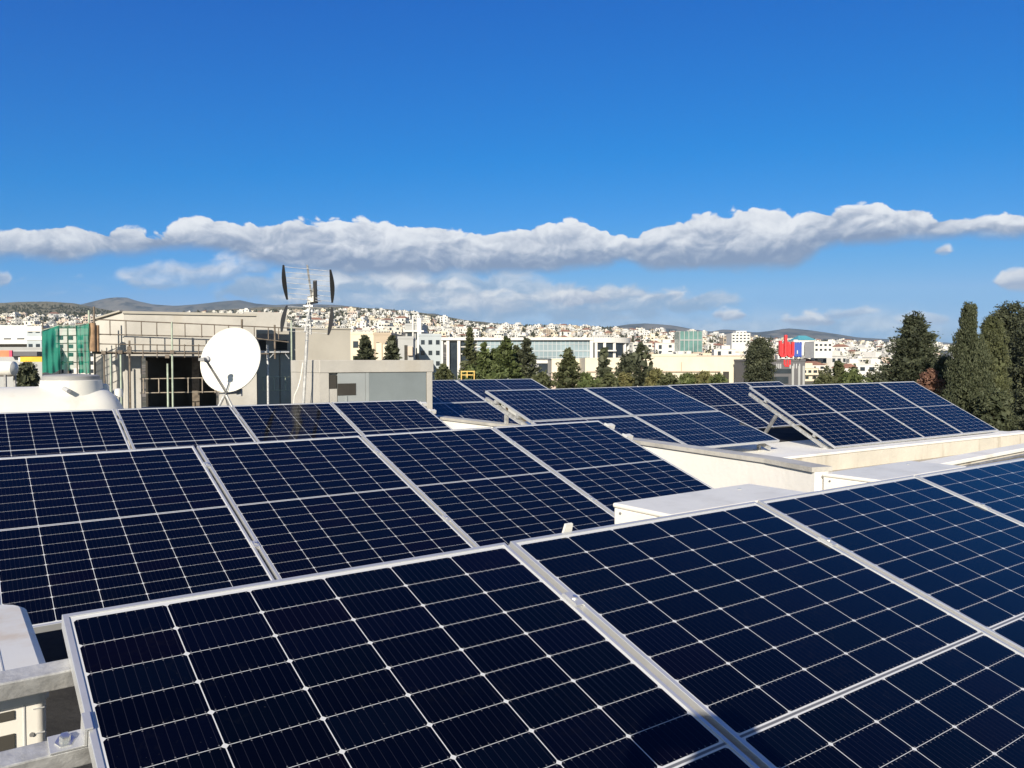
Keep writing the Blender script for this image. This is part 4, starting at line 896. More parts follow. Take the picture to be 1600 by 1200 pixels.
    for t in (530, 537.5, 547, 557): part(root, 'floor_band', B_BLUEGREY, X(744), X(927), 0.33, 0.3599, Zt(t+(2.2 if t in (547,) else 0.9)), Zt(t))
    part(root, 'glazing', WIN, X(842), X(868), 0.4, 0.59, Zt(582), Zt(569)); part(root, 'floor_band', B_WHITE, X(838), X(880), 0.2, 0.39, Zt(567.5), Zt(563))
    part(root, 'column', B_WHITE, X(922), X(927.5), -0.3, 0.3, 0, H_-0.66)
    # rounded white end on its right
    root = thing('glass_office', 'rounded end wing of the glass office with four white columns', 'building', (*hz(927, d)[:2], GROUND), rz)
    n = 12; out = [(0, 0)]+[(9.2*math.sin(i/n*1.35), 9.2*(1-math.cos(i/n*1.35))*0.8) for i in range(n+1)]+[(9.0, 16), (0, 16)]
    mb = MB(); mb.prism(out[1:], 0, H_-1.3); mb.build('glazing', WIN, root)
    out2 = [(-0.02, -0.5)]+[(9.9*math.sin(i/n*1.35), -0.5+9.6*(1-math.cos(i/n*1.35))*0.8) for i in range(n+1)]+[(9.7, 16.5), (-0.02, 16.5)]
    mb = MB(); mb.prism(out2[1:], H_-1.29, H_-0.02); mb.build('roof', B_WHITE, root)
    for i in (0.6, 2.6, 5.2, 9.2, 11.6): x, y = 9.35*math.sin(i/n*1.35), 9.35*(1-math.cos(i/n*1.35))*0.8-0.1; part(root, 'column', B_WHITE, x-0.32, x+0.32, y-0.32, y+0.32, 0, H_-1.3)
    part(root, 'floor_band', B_WHITE, 0.3, 5.5, -0.25, 0.3, Zt(549), Zt(547))
    # cream hall
    d = 128; p, rz, wd = frame_at(862, 940, d, 0.0); root = thing('hall', 'low cream annex behind the small cone tree', 'building', (p.x, p.y, GROUND), rz)
    part(root, 'wall', B_YEL, 0, wd, 0, 14, 0, zy(561, d)-GROUND); part(root, 'roof', B_WHITE, -0.1, wd+0.1, -0.1, 14, zy(561, d)-GROUND+.002, zy(560, d)-GROUND); part(root, 'lower_wall', B_PINK, -0.2, wd*0.4, -2.5, -0.01, 0, zy(582, d)-GROUND)
    d = 120; p, rz, wd = frame_at(915, 1172, d, 0.03); root = thing('hall', 'large plain cream hall with a dark eave line behind the shrubs', 'building', (p.x, p.y, GROUND), rz); k = d/FPX
    def X(px): return (px-915)*k*1.0
    x0 = X(1018)
    part(root, 'wall', B_YEL, x0, wd, 0, 30, 0, zy(556.5, d)-GROUND)
    part(root, 'roof', B_PINK, x0+wd*0.28-0.1, wd+0.1, -0.12, 30, zy(556.5, d)-GROUND+.002, zy(555.5, d)-GROUND); part(root, 'roof', B_YEL, x0-0.1, x0+wd*0.28-0.11, -0.1, 30, zy(556.5, d)-GROUND+.002, zy(553.5, d)-GROUND)
    part(root, 'wall', B_YEL, 0, x0-0.01, 0.5, 20, 0, zy(559, d)-GROUND)
    part(root, 'eave', B_TAN, 0.2, X(1126), -0.55, -0.01, zy(581.8, d)-GROUND, zy(580, d)-GROUND)
    part(root, 'lower_wall', B_YEL, 0.4, X(1122), -0.35, -0.012, 0, zy(582, d)-GROUND)
    part(root, 'door', M['dark_in'], X(1131.5), X(1141), -0.06, 0.02, 0, zy(581, d)-GROUND)
    part(root, 'gutter_pipe', B_TAN, X(1065), X(1066), -0.08, -0.01, zy(580, d)-GROUND, zy(566, d)-GROUND)
    # dark building with the rooftop sign
    d = 105; r, wd, H_ = building('commercial_building', 'dark grey commercial building carrying the red and blue sign', 1200, 1258, 561.5, d, 14, B_DARK, 0, 0, ang=0.04, parapet=0.3)
    k = d/FPX
    part(r, 'window', WIN, 0.4, wd*0.62, -0.05, 0.05, zy(584, d)-GROUND, zy(577, d)-GROUND); part(r, 'window', WIN, 0.4, wd*0.55, -0.05, 0.05, zy(600, d)-GROUND, zy(589, d)-GROUND)
    for i, px in enumerate((1237, 1247, 1254)): part(r, 'pillar', B_GREY, (px-1200)*k, (px-1200)*k+0.28, -0.2, -0.01, 0, H_-0.9)
    # pale unreadable lettering on its wall
    gl = MB()
    for px in (1213, 1216, 1219, 1234, 1240, 1244, 1249): gl.box((px-1200)*k, (px-1200)*k+0.13, -0.08, -0.01, H_-1.25, H_-0.62)
    gl.build('lettering', M['plastic_grey'], r)
    gl = MB()
    for px in (1224.5, 1229, 1233): gl.box((px-1200)*k, (px-1200)*k+0.22, -0.09, -0.012, H_-0.75, H_-0.1)
    gl.box((1226-1200)*k, (1233-1200)*k, -0.09, -0.012, H_-1.0, H_-0.752); gl.build('lettering', M['red'], r)
    # rooftop sign: red letters and a blue block on a frame
    root = thing('rooftop_sign', 'rooftop sign of tall red letters beside a blue panel', 'sign', (*hz(1216, d-0.5)[:2], zy(561.5, d)), CAMROT+0.04)
    def SX(px): return (px-1216)*k
    def SZ(py): return zy(py, d)-zy(561.5, d)
    def slab(name, m, px0, px1, y0, y1, th=0.5):
        mb = MB(); mb.box(SX(px0), SX(px1), -th/2, th/2, SZ(y1), SZ(y0)); return mb.build(name, m, root, bevel=0.10, seg=3)
    def uletter(px0, px1, y0, y1, st):
        mb = MB(); w_ = SX(px1)-SX(px0); zt_, zb = SZ(y0), SZ(y1); pts = []; r_ = w_/2; n = 10
        outl = [(SX(px0), zt_), (SX(px0), zb+r_)]+[(SX(px0)+r_-r_*math.cos(math.pi*i/n), zb+r_-r_*math.sin(math.pi*i/n)) for i in range(1, n)]+[(SX(px1), zb+r_), (SX(px1), zt_)]
        ri = r_-st; inn = [(SX(px1)-st, zt_), (SX(px1)-st, zb+r_)]+[(SX(px0)+r_+ri*math.cos(math.pi*i/n), zb+r_-ri*math.sin(math.pi*i/n)) for i in range(1, n)]+[(SX(px0)+st, zb+r_), (SX(px0)+st, zt_)]
        poly = outl+inn; m_ = len(poly)
        h = m_//2
        vs = [(x, y, z) for y in (-0.25, 0.25) for x, z in poly]; fs = []
        for i in range(h-1): fs += [(i, i+1, m_-2-i, m_-1-i), (m_+i, m_+m_-1-i, m_+m_-2-i, m_+i+1)]
        fs += [(i, m_+i, m_+(i+1) % m_, (i+1) % m_) for i in range(m_)]
        mb.add(vs, fs); return mb.build('letter', M['red'], root)
    uletter(1217, 1228.5, 533, 559, 0.30); uletter(1229, 1240, 535, 559, 0.30)
    slab('letter', M['red'], 1225.2, 1229.3, 524, 557, 0.55)
    slab('letter', M['red'], 1221, 1224, 537, 556, 0.3); slab('letter', M['red'], 1233, 1236, 538, 556, 0.3)
    slab('panel', M['blue'], 1240.5, 1252.5, 536.5, 558, 0.3)
    for a in (1242, 1246, 1250.2): slab('letter', M['blue'], a, a+1.8, 535, 559, 0.5)
    slab('cap', M['plastic_white'], 1239.5, 1247, 531.5, 536, 0.3); slab('letter', M['plastic_white'], 1244.2, 1245.6, 548, 554, 0.6)
    for a in (1220, 1230, 1238, 1250): slab('support', M['steel_dark'], a, a+0.8, 556, 561.4, 0.1)
    # teal building, white ones near the skyline, cyan roof
    r, wd, H_ = building('office_building', 'teal glazed office on the far slope near the skyline', 1062, 1097, 518, 620, 20, B_TEAL, 0, 0, zbot=zy(550, 620), parapet=0.5)
    for i in range(6): part(r, 'mullion', B_GREY, i*wd/5-0.25, i*wd/5+0.25, -0.3, -0.07, 0, H_)
    part(r, 'band', B_GREY, 0, wd, -0.25, -0.065, H_*0.55, H_*0.6)
    building('apartment_block', 'stepped white apartment building on the skyline right of the teal office', 1143, 1172, 521, 800, 20, B_WHITE, 3, 5, zbot=zy(550, 800), storey=3.0); 
    building('apartment_block', 'white upper block crowning the stepped apartment building', 1150, 1166, 517.5, 806, 12, B_WHITE, 1, 3, zbot=zy(524, 806), storey=2.0)
    r, wd, H_ = building('warehouse', 'white hall with a bright cyan roof beside the blue sign panel', 1246, 1272, 532, 520, 20, B_WHITE, 1, 3, zbot=zy(556, 520), parapet=0.3)
    cy = mat('cyan_roof', (0.09, 0.34, 0.40), 0.5, var=0.1, scale=0.1)
    mb = MB(); mb.add([(0.3, -0.4, H_), (wd+1.5, -0.4, H_), (wd+1.5, 20, H_), (0.3, 20, H_), (wd*0.3, 8, H_+3.2), (wd*0.75, 8, H_+3.2)], [(0, 1, 5, 4), (1, 2, 5), (2, 3, 4, 5), (3, 0, 4), (3, 2, 1, 0)]); mb.build('hip_roof', cy, r)
    building('apartment_block', 'white flat block right of the cyan roofed hall', 1272, 1300, 534, 500, 16, B_WHITE, 2, 4, zbot=zy(560, 500), storey=3)
    # yellow frame among the shrubs
    d = 62; root = thing('steel_frame', 'small yellow steel frame standing among the shrubs behind the hut', 'frame', (*hz(720, d)[:2], GROUND), CAMROT); k = d/FPX; yl = mat('yellow_paint', (0.62, 0.42, 0.12), 0.6, var=0.15)
    for px in (721, 730, 741): mb = MB(); mb.tube(((px-720)*k, 0, 0), ((px-720)*k, 0, zy(579, d)-GROUND), 0.05, 8); mb.build('post', yl, root)
    for py in (580, 585.5): mb = MB(); mb.bar((0, 0, zy(py, d)-GROUND), (22*k, 0, zy(py, d)-GROUND), 0.07, 0.07); mb.build('rail', yl, root)
mid_buildings()
# ------------------------------------------------------------------ terrain
Y_CITY = [(-400, 492), (0, 490), (150, 493), (300, 489), (450, 486), (560, 484), (640, 488), (700, 501), (760, 509), (900, 511), (1000, 517), (1100, 525), (1200, 531), (1300, 535), (1400, 539), (1600, 545), (2000, 548)]
Y_HILL = [(-400, 478), (-100, 476), (0, 472), (60, 470), (110, 473), (150, 480), (200, 489), (300, 488), (370, 484), (430, 480), (500, 482), (545, 479), (600, 484), (660, 490), (740, 503), (800, 509), (900, 512), (1000, 517), (1100, 526), (1200, 531), (1300, 536), (1600, 548), (2000, 552)]
Y_MTN = [(-400, 482), (0, 480), (110, 478), (145, 470), (165, 465), (182, 463), (200, 463.5), (215, 468.5), (240, 474), (275, 476.5), (310, 474), (345, 470), (375, 467.5), (400, 473), (430, 475.5), (470, 473.5), (530, 475.5), (560, 479), (620, 489), (680, 489), (720, 499), (800, 509), (950, 511), (985, 506), (1010, 505), (1050, 508), (1090, 515.5), (1110, 518), (1130, 514.5), (1150, 516), (1180, 519.5), (1200, 517.5), (1230, 513), (1260, 515.5), (1300, 521), (1340, 527.5), (1400, 531), (1500, 537), (1700, 541), (2000, 546)]
DC, DH = 2000.0, 3200.0
from mathutils import noise as mn
def tz(px, d):
    zc = zy(lerp(Y_CITY, px), DC)
    if d <= 250: return GROUND
    if d <= DC:
        s = (d-250)/(DC-250); return GROUND+(zc-GROUND)*(s**1.25)
    zh = zy(lerp(Y_HILL, px), DH); s = min(1.0, (d-DC)/(DH-DC)); s2 = s*s*(3-2*s)*0.35+s*0.65
    return zc+(zh-zc)*s2
def ground_mat(name, c1, c2, c3, sc1, sc2, sc3):
    m = bpy.data.materials.new(name); m.use_nodes = True; t = m.node_tree; N = NT(t); b = t.nodes['Principled BSDF']; b.inputs['Roughness'].default_value = 0.95
    tc = N.n('ShaderNodeTexCoord').outputs['Object']
    a = N.ss(N.noise(tc, sc1, 6, 0.65), 0.42, 0.6); c = N.ss(N.noise(tc, sc2, 5, 0.6), 0.45, 0.62); e = N.ss(N.noise(tc, sc3, 3, 0.6), 0.5, 0.62)
    t.links.new(N.mix(e, N.mix(c, N.mix(a, c1, c2), c3), tuple(x*0.45 for x in c2)), b.inputs['Base Color'])
    return m
def terrain():
    cols = [-1400+i*22 for i in range(0, 182)]
    ds = [30, 120, 250, 300, 360, 430, 520, 620, 740, 880, 1040, 1220, 1420, 1640, 1860, 2000]
    def sheet(ds, zfun, name, m, nz, nsc, kind='structure'):
        vs = []; fs = []; n = len(cols)
        for d in ds:
            for px in cols:
                v = hz(px, d); z = zfun(px, d)
                k = nz(d); z += k*(mn.fractal(Vector((v.x*nsc, v.y*nsc, 3.1)), 1.0, 2.0, 6)) if k else 0
                vs.append((v.x, v.y, z))
        for i in range(len(ds)-1):
            for j in range(n-1): fs.append((i*n+j, i*n+j+1, (i+1)*n+j+1, (i+1)*n+j))
        mb = MB(); mb.add(vs, fs); o = mb.build(name, m, None, smooth=True); tag(o, kind=kind); return o
    town = ground_mat('town_ground', (0.20, 0.165, 0.115), (0.11, 0.105, 0.055), (0.30, 0.26, 0.20), 0.02, 0.008, 0.05)
    hill = ground_mat('hill_scrub', (0.25, 0.20, 0.115), (0.095, 0.10, 0.04), (0.19, 0.165, 0.085), 0.035, 0.012, 0.05)
    mtn = ground_mat('mountain_scrub', (0.105, 0.092, 0.076), (0.060, 0.058, 0.050), (0.150, 0.130, 0.105), 0.004, 0.0016, 0.006)
    sheet(ds, tz, 'ground', town, lambda d: 0 if d < 300 else 2.0, 0.01)
    dh = [2000+i*100 for i in range(0, 13)]
    def zh(px, d): return tz(px, d) if d <= DH else tz(px, DH)-(d-DH)*0.12
    sheet(dh+[3500, 4200], zh, 'hills', hill, lambda d: 0 if d <= 2000 else 7.0, 0.006)
    dm = [5200+i*130 for i in range(0, 20)]+[9000]
    def zm(px, d):
        top = zy(lerp(Y_MTN, px), 7400.0); 
        if d <= 7400: s = (d-5200)/2200; return -30+(top+30)*(s**1.3)
        return top-(d-7400)*0.3
    def nzm(d): return 60*math.sin(math.pi*min(1, max(0, (d-5200)/2200)))
    cols = [-1400+i*8 for i in range(0, 500)]
    sheet(dm, zm, 'mountains', mtn, nzm, 0.0012)
    # broad plain that reaches the horizon and lies under everything
    mb = MB(); mb.lathe([(0.5, -14.2), (300, -14.2), (2000, -16), (12000, -40)], 64, caps=False); tag(mb.build('plain', town), kind='structure')
terrain()

# ------------------------------------------------------------------ foliage
def leaf_mat(name, cols, rough=0.6):
    m = bpy.data.materials.new(name); m.use_nodes = True; t = m.node_tree; N = NT(t); b = t.nodes['Principled BSDF']; b.inputs['Roughness'].default_value = rough; b.inputs['IOR'].default_value = 1.3
    g = N.n('ShaderNodeNewGeometry').outputs['Random Per Island']; rp = N.n('ShaderNodeValToRGB'); t.links.new(g, rp.inputs[0])
    els = rp.color_ramp.elements; els[0].position = 0; els[0].color = (*cols[0], 1); els[1].position = 1; els[1].color = (*cols[-1], 1)
    for i, c in enumerate(cols[1:-1]): e = els.new((i+1)/(len(cols)-1)); e.color = (*c, 1)
    tc = N.n('ShaderNodeTexCoord').outputs['Object']
    cl = N.ss(N.noise(tc, 0.55, 3, 0.5), 0.35, 0.65)
    c = N.mix(N.m('MULTIPLY', cl, 0.45), rp.outputs[0], tuple(x*0.55 for x in cols[0]))
    t.links.new(c, b.inputs['Base Color'])
    tr = N.n('ShaderNodeBsdfTranslucent'); t.links.new(c, tr.inputs['Color'])
    ms = N.n('ShaderNodeMixShader'); ms.inputs[0].default_value = 0.22; t.links.new(b.outputs[0], ms.inputs[1]); t.links.new(tr.outputs[0], ms.inputs[2])
    t.links.new(ms.outputs[0], t.nodes['Material Output'].inputs['Surface'])
    return m
LEAF = {
 'dark': leaf_mat('leaf_dark', [(0.050, 0.060, 0.037), (0.083, 0.095, 0.056), (0.122, 0.133, 0.080)]),
 'conifer': leaf_mat('leaf_conifer', [(0.050, 0.062, 0.040), (0.083, 0.098, 0.060), (0.125, 0.138, 0.083)]),
 'cypress': leaf_mat('leaf_cypress', [(0.058, 0.071, 0.039), (0.090, 0.105, 0.058), (0.127, 0.139, 0.079)]),
 'olive': leaf_mat('leaf_olive', [(0.070, 0.082, 0.039), (0.105, 0.118, 0.056), (0.144, 0.153, 0.077)]),
 'green': leaf_mat('leaf_green', [(0.075, 0.100, 0.037), (0.112, 0.144, 0.053), (0.160, 0.188, 0.075)]),
 'rusty': leaf_mat('leaf_rusty', [(0.175, 0.094, 0.069), (0.237, 0.131, 0.094), (0.300, 0.175, 0.125)]),
 'yellow': leaf_mat('leaf_yellow', [(0.119, 0.119, 0.048), (0.175, 0.169, 0.069), (0.231, 0.213, 0.100)]),
}
def leaf(mb_v, mb_f, p, s, rnd, dirv=None, asp=0.45):
    if dirv is None: a = Vector((rnd.gauss(0, 1), rnd.gauss(0, 1), rnd.gauss(0, 1)))
    else: a = dirv+Vector((rnd.gauss(0, .35), rnd.gauss(0, .35), rnd.gauss(0, .35)))
    a.normalize(); b = a.cross(Vector((rnd.gauss(0, 1), rnd.gauss(0, 1), rnd.gauss(0, 1)))); b.normalize()
    o = len(mb_v); h = a*s*0.5; w = b*s*asp*0.5
    mb_v += [tuple(p-h), tuple(p-h*0.1+w), tuple(p+h), tuple(p-h*0.1-w)]; mb_f.append((o, o+1, o+2, o+3))
def crown_mesh(shape, H, R, n, size, seed, vis):
    """shape: radius factor as function of t (0 base .. 1 top)"""
    rnd = random.Random(seed); vs, fs = [], []; twigs = MB()
    prof = [(0.0, shape['prof'][0][1]*0.55)]+[(1-vis*(1-t), r) for t, r in shape['prof']]; base = max(0.10, 1-vis*1.25)
    def env(t): return lerp(prof, t)*R
    kind = shape['kind']; clumps = []
    if kind == 'tier':          # branches in loose whorls
        nb = shape.get('nb', 90)
        for i in range(nb):
            t = base+(1-base)*(1-(rnd.random()**shape.get('bias', 0.8)))*0.985; L = env(t)*rnd.uniform(0.72, 1.12); a = rnd.uniform(0, 6.283)
            rise = shape.get('rise', 0.1)*rnd.uniform(0.3, 1.5); z = H*t
            tip = Vector((math.cos(a)*L, math.sin(a)*L, z+rise*L)); root_ = Vector((0, 0, z-0.02*H))
            if rnd.random() < 0.5: twigs.tube(root_, root_.lerp(tip, 0.85), 0.012*R+0.01, 4, 0.006)
            m_ = max(2, int(6*L/R+2))
            for k in range(m_):
                f = 0.25+0.8*k/m_; p = root_.lerp(tip, f); p.z -= 0.10*L*f*f*shape.get('droop', 1)
                clumps.append((p, (0.16+0.12*rnd.random())*R*(0.55+0.45*L/R)*shape.get('cl', 1), Vector((math.cos(a), math.sin(a), 0.35))))
    elif kind == 'flame':       # upright sprays, cypress
        for i in range(shape.get('nb', 130)):
            t = base+(1-base)*rnd.random()**0.9*0.97; a = rnd.uniform(0, 6.283); r = env(t)*math.sqrt(rnd.uniform(0.25, 1.0))*rnd.uniform(0.85, 1.15)
            clumps.append((Vector((math.cos(a)*r, math.sin(a)*r, H*t)), 0.22*R*rnd.uniform(.7, 1.3)*(0.4+0.6*min(1, env(t)/R)), Vector((math.cos(a)*0.25, math.sin(a)*0.25, 1.0))))
    else:                       # bushy
        for i in range(shape.get('nb', 60)):
            t = base+(1-base)*rnd.random(); a = rnd.uniform(0, 6.283); r = env(t)*math.sqrt(rnd.uniform(0.15, 1.0))*rnd.uniform(0.8, 1.12)
            clumps.append((Vector((math.cos(a)*r, math.sin(a)*r, H*t)), 0.27*R*rnd.uniform(.6, 1.3), None))
    per = max(3, n//len(clumps))
    for p, cr, dv in clumps:
        st = (1.0, 1.0, 1.6) if kind == 'flame' else ((1, 1, 0.6) if kind == 'tier' else (1, 1, 0.85))
        for k in range(per):
            g = Vector((rnd.gauss(0, 1), rnd.gauss(0, 1), rnd.gauss(0, 1))); g.normalize(); g *= cr*rnd.uniform(0.35, 1.0)
            leaf(vs, fs, p+Vector((g.x*st[0], g.y*st[1], g.z*st[2])), size*rnd.uniform(.6, 1.4), rnd, dv, shape.get('asp', 0.45))
    for i in range(n//7 if kind != 'tier' else (n//9 if n > 20000 else n//26)):        # foliage deep inside the crown
        t = base+(1-base)*rnd.random()**1.1*0.93; a = rnd.uniform(0, 6.283); r = env(t)*0.68*math.sqrt(rnd.random())
        leaf(vs, fs, Vector((math.cos(a)*r, math.sin(a)*r, H*t)), size*2.4*rnd.uniform(.7, 1.3), rnd, None, 0.7)
    mb = MB(); mb.add(vs, fs); return mb, twigs
def tree(name, label, px, ytop, d, halfw_px, shape, n, size, leafm, seed, group=None, ground=None, cat='tree', rmul=1.0, bot=606):
    g = GROUND if ground is None else ground; H = zy(ytop, d)-g; R = halfw_px*d/FPX*rmul; b = hz(px, d, g)
    root = thing(name, label, cat, b, 0, group)
    vis = min(1.0, (zy(ytop, d)-zy(bot, d))/H)
    mb, tw = crown_mesh(shape, H, R, n, size, seed, vis); mb.build('crown', leafm, root)
    t = MB(); rnd = random.Random(seed+5); tr = max(0.06, 0.018*H); pts = [Vector((0, 0, 0))]
    for i in range(1, 7): pts.append(Vector((rnd.gauss(0, .02)*H*.3, rnd.gauss(0, .02)*H*.3, H*0.93*i/6)))
    for i in range(6): t.tube(pts[i], pts[i+1], tr*(1-i/6.5), 7, tr*(1-(i+1)/6.5))
    t.v += []; o = len(t.v); t.add(tw.v, tw.f); t.build('trunk', M['trunk'], root)
    return root
CONE = dict(kind='tier', prof=[(0, 1), (0.15, 1.0), (0.5, 0.72), (0.8, 0.38), (0.95, 0.13), (1, 0.03)], nb=120, rise=0.15)
CONEW = dict(kind='tier', prof=[(0, 0.9), (0.15, 1.0), (0.4, 0.97), (0.55, 0.82), (0.70, 0.60), (0.82, 0.42), (0.92, 0.27), (0.98, 0.15), (1, 0.04)], nb=330, rise=0.25, droop=0.5, cl=1.0)
SPARSE = dict(kind='tier', prof=[(0, 0.9), (0.3, 1.0), (0.6, 0.7), (0.85, 0.32), (1, 0.04)], nb=60, rise=-0.1, cl=0.75, asp=0.3)
CYP = dict(kind='flame', prof=[(0, 0.9), (0.2, 1.0), (0.4, 0.88), (0.56, 0.72), (0.68, 0.52), (0.78, 0.31), (0.88, 0.25), (0.95, 0.20), (0.985, 0.12), (1, 0.03)], nb=460, base=0.05, asp=0.35)
CYP2 = dict(kind='flame', prof=[(0, 0.8), (0.25, 1.0), (0.6, 0.95), (0.8, 0.72), (0.93, 0.45), (1, 0.12)], nb=380, base=0.05, asp=0.35)
ROUND = dict(kind='bush', prof=[(0, 0.3), (0.25, 0.8), (0.5, 1.0), (0.75, 0.9), (0.9, 0.6), (1, 0.15)], nb=90, base=0.2)
TALLB = dict(kind='bush', prof=[(0, 0.8), (0.3, 1.0), (0.7, 0.95), (0.88, 0.8), (0.96, 0.5), (1, 0.15)], nb=330, base=0.1)
def planting():
    dk, cf, cy, ol, gr = LEAF['dark'], LEAF['conifer'], LEAF['cypress'], LEAF['olive'], LEAF['green']
    # right hand group
    tree('conifer_tree', 'dark broad conifer rising right of the far houses, leftmost of the big trees', 1427, 484, 48, 52, CONEW, 42000, 0.16, cf, 1, bot=650)
    tree('cypress_tree', 'tall pointed cypress with a narrow tip, highest of the right trees', 1512, 470, 40, 40, CYP, 34000, 0.115, cy, 2, bot=680)
    tree('cypress_tree', 'lighter yellowish cypress just right of the tallest cypress', 1549, 491, 42, 26, CYP2, 24000, 0.115, ol, 3, bot=680)
    tree('evergreen_tree', 'big dark round topped evergreen cut by the right edge', 1578, 479, 55, 42, TALLB, 30000, 0.18, dk, 4, bot=680)
    tree('evergreen_tree', 'dark leafy evergreen at the right edge behind the lighter cypress', 1625, 500, 50, 48, TALLB, 18000, 0.18, dk, 44, bot=680)
    tree('bush', 'rust red bush between the dark conifer and the tall cypress', 1452, 580, 43, 22, ROUND, 3500, 0.15, LEAF['rusty'], 5, cat='bush', bot=640)
    tree('cypress_tree', 'low green cypress filling the gap below the tallest cypress', 1478, 556, 44, 28, CYP2, 18000, 0.115, cy, 6, bot=680)
    tree('bush', 'rounded green bush at the foot of the right cypresses', 1552, 612, 38, 36, ROUND, 6000, 0.14, LEAF['cypress'], 7, cat='bush', bot=690)
    # middle group
    tree('conifer_tree', 'left of two small conifers standing behind the hut roof', 571, 520, 80, 19, CONE, 4200, 0.36, dk, 8, ground=-8, bot=575)
    tree('conifer_tree', 'right of two small conifers standing behind the hut roof', 613, 523, 84, 15, CONE, 3200, 0.36, dk, 9, ground=-8, bot=575)
    tree('conifer_tree', 'thin layered conifer in front of the glass office columns', 734, 504, 86, 19, CONE, 5000, 0.30, ol, 10)
    tree('conifer_tree', 'short green conifer right of the thin layered one', 757, 532, 82, 20, CONE, 6000, 0.28, gr, 11)
    tree('conifer_tree', 'dense dark conifer, left of a close pair before the glass office', 791, 522, 82, 31, CONE, 10000, 0.30, gr, 12)
    tree('conifer_tree', 'dense dark conifer, right of a close pair before the glass office', 823, 523, 84, 26, CONE, 9000, 0.30, dk, 13)
    tree('conifer_tree', 'small yellow green cone tree before the blue curtain wall', 888, 541, 74, 26, CONE, 7000, 0.25, ol, 14)
    tree('conifer_tree', 'thin dark tree before the white columns of the office end', 943, 540, 76, 17, SPARSE, 1900, 0.36, dk, 15)
    tree('evergreen_tree', 'ragged dark tree with open branches right of the glass office', 1003, 532, 74, 30, SPARSE, 5000, 0.30, dk, 16)
    tree('evergreen_tree', 'ragged grey green tree reaching over the cream hall roof', 985, 552, 78, 24, ROUND, 1500, 0.38, dk, 17)
    tree('evergreen_tree', 'big dense round topped evergreen left of the rooftop sign', 1187, 531, 92, 24, TALLB, 14000, 0.25, dk, 18)
    tree('evergreen_tree', 'green bushy tree between the short conifer and the dark pair', 774, 546, 84, 17, ROUND, 2600, 0.26, gr, 19)
    tree('evergreen_tree', 'olive bushy tree joining the two dense conifers of the pair', 807, 541, 85, 20, ROUND, 3000, 0.26, ol, 20)
    tree('evergreen_tree', 'olive bushy tree filling in behind the thin layered conifer', 746, 550, 88, 18, ROUND, 2600, 0.26, ol, 21)
    rnd = random.Random(4)
    lab = ['olive bush right of the hut corner', 'green bush under the thin layered conifer', 'green bush below the dark conifer pair', 'olive bush left of the small cone tree', 'green clipped bush right of the small cone tree', 'olive bush in front of the cream annex',
           'green bush under the thin dark tree', 'yellow green bush left of the ragged dark tree', 'yellow green bush right of the ragged dark tree', 'low olive bush in front of the cream hall, left of its middle', 'low green bush in front of the cream hall middle', 'low yellow bush left of the dark hall door', 'low green bush beside the dark hall door']
    for i, (px, yt, hw, m_) in enumerate(((693, 571, 18, ol), (735, 572, 22, gr), (775, 573, 24, gr), (845, 583, 24, ol), (915, 584, 14, gr), (952, 584, 18, ol), (940, 592, 20, gr), (975, 584, 18, LEAF['yellow']), (1025, 578, 20, LEAF['yellow']), (1045, 586, 22, ol), (1075, 585, 22, gr), (1100, 583, 20, LEAF['yellow']), (1122, 588, 20, gr))):
        tree('bush', lab[i], px, yt, 66+rnd.uniform(-4, 6), hw, ROUND, 1900, 0.28, m_, 30+i, 'shrubs in front of the cream hall', cat='bush', bot=630)
    for i, (px, yt, hw, m_, lb) in enumerate(((1330, 583, 34, gr, 'green bush row left of the dark conifer, behind the plinth panels'), (1290, 588, 22, ol, 'olive bush right of the sign building'), (1375, 586, 18, dk, 'dark bush at the foot of the dark conifer'), (42, 566, 18, dk, 'dark bush below the yellow shop sign'), (1310, 566, 9, ol, 'olive bush on the slope right of the sign building'))):
        tree('bush', lb, px, yt, 70 if px > 100 else 60, hw, ROUND, 1800, 0.30, m_, 60+i, cat='bush', bot=615)
planting()

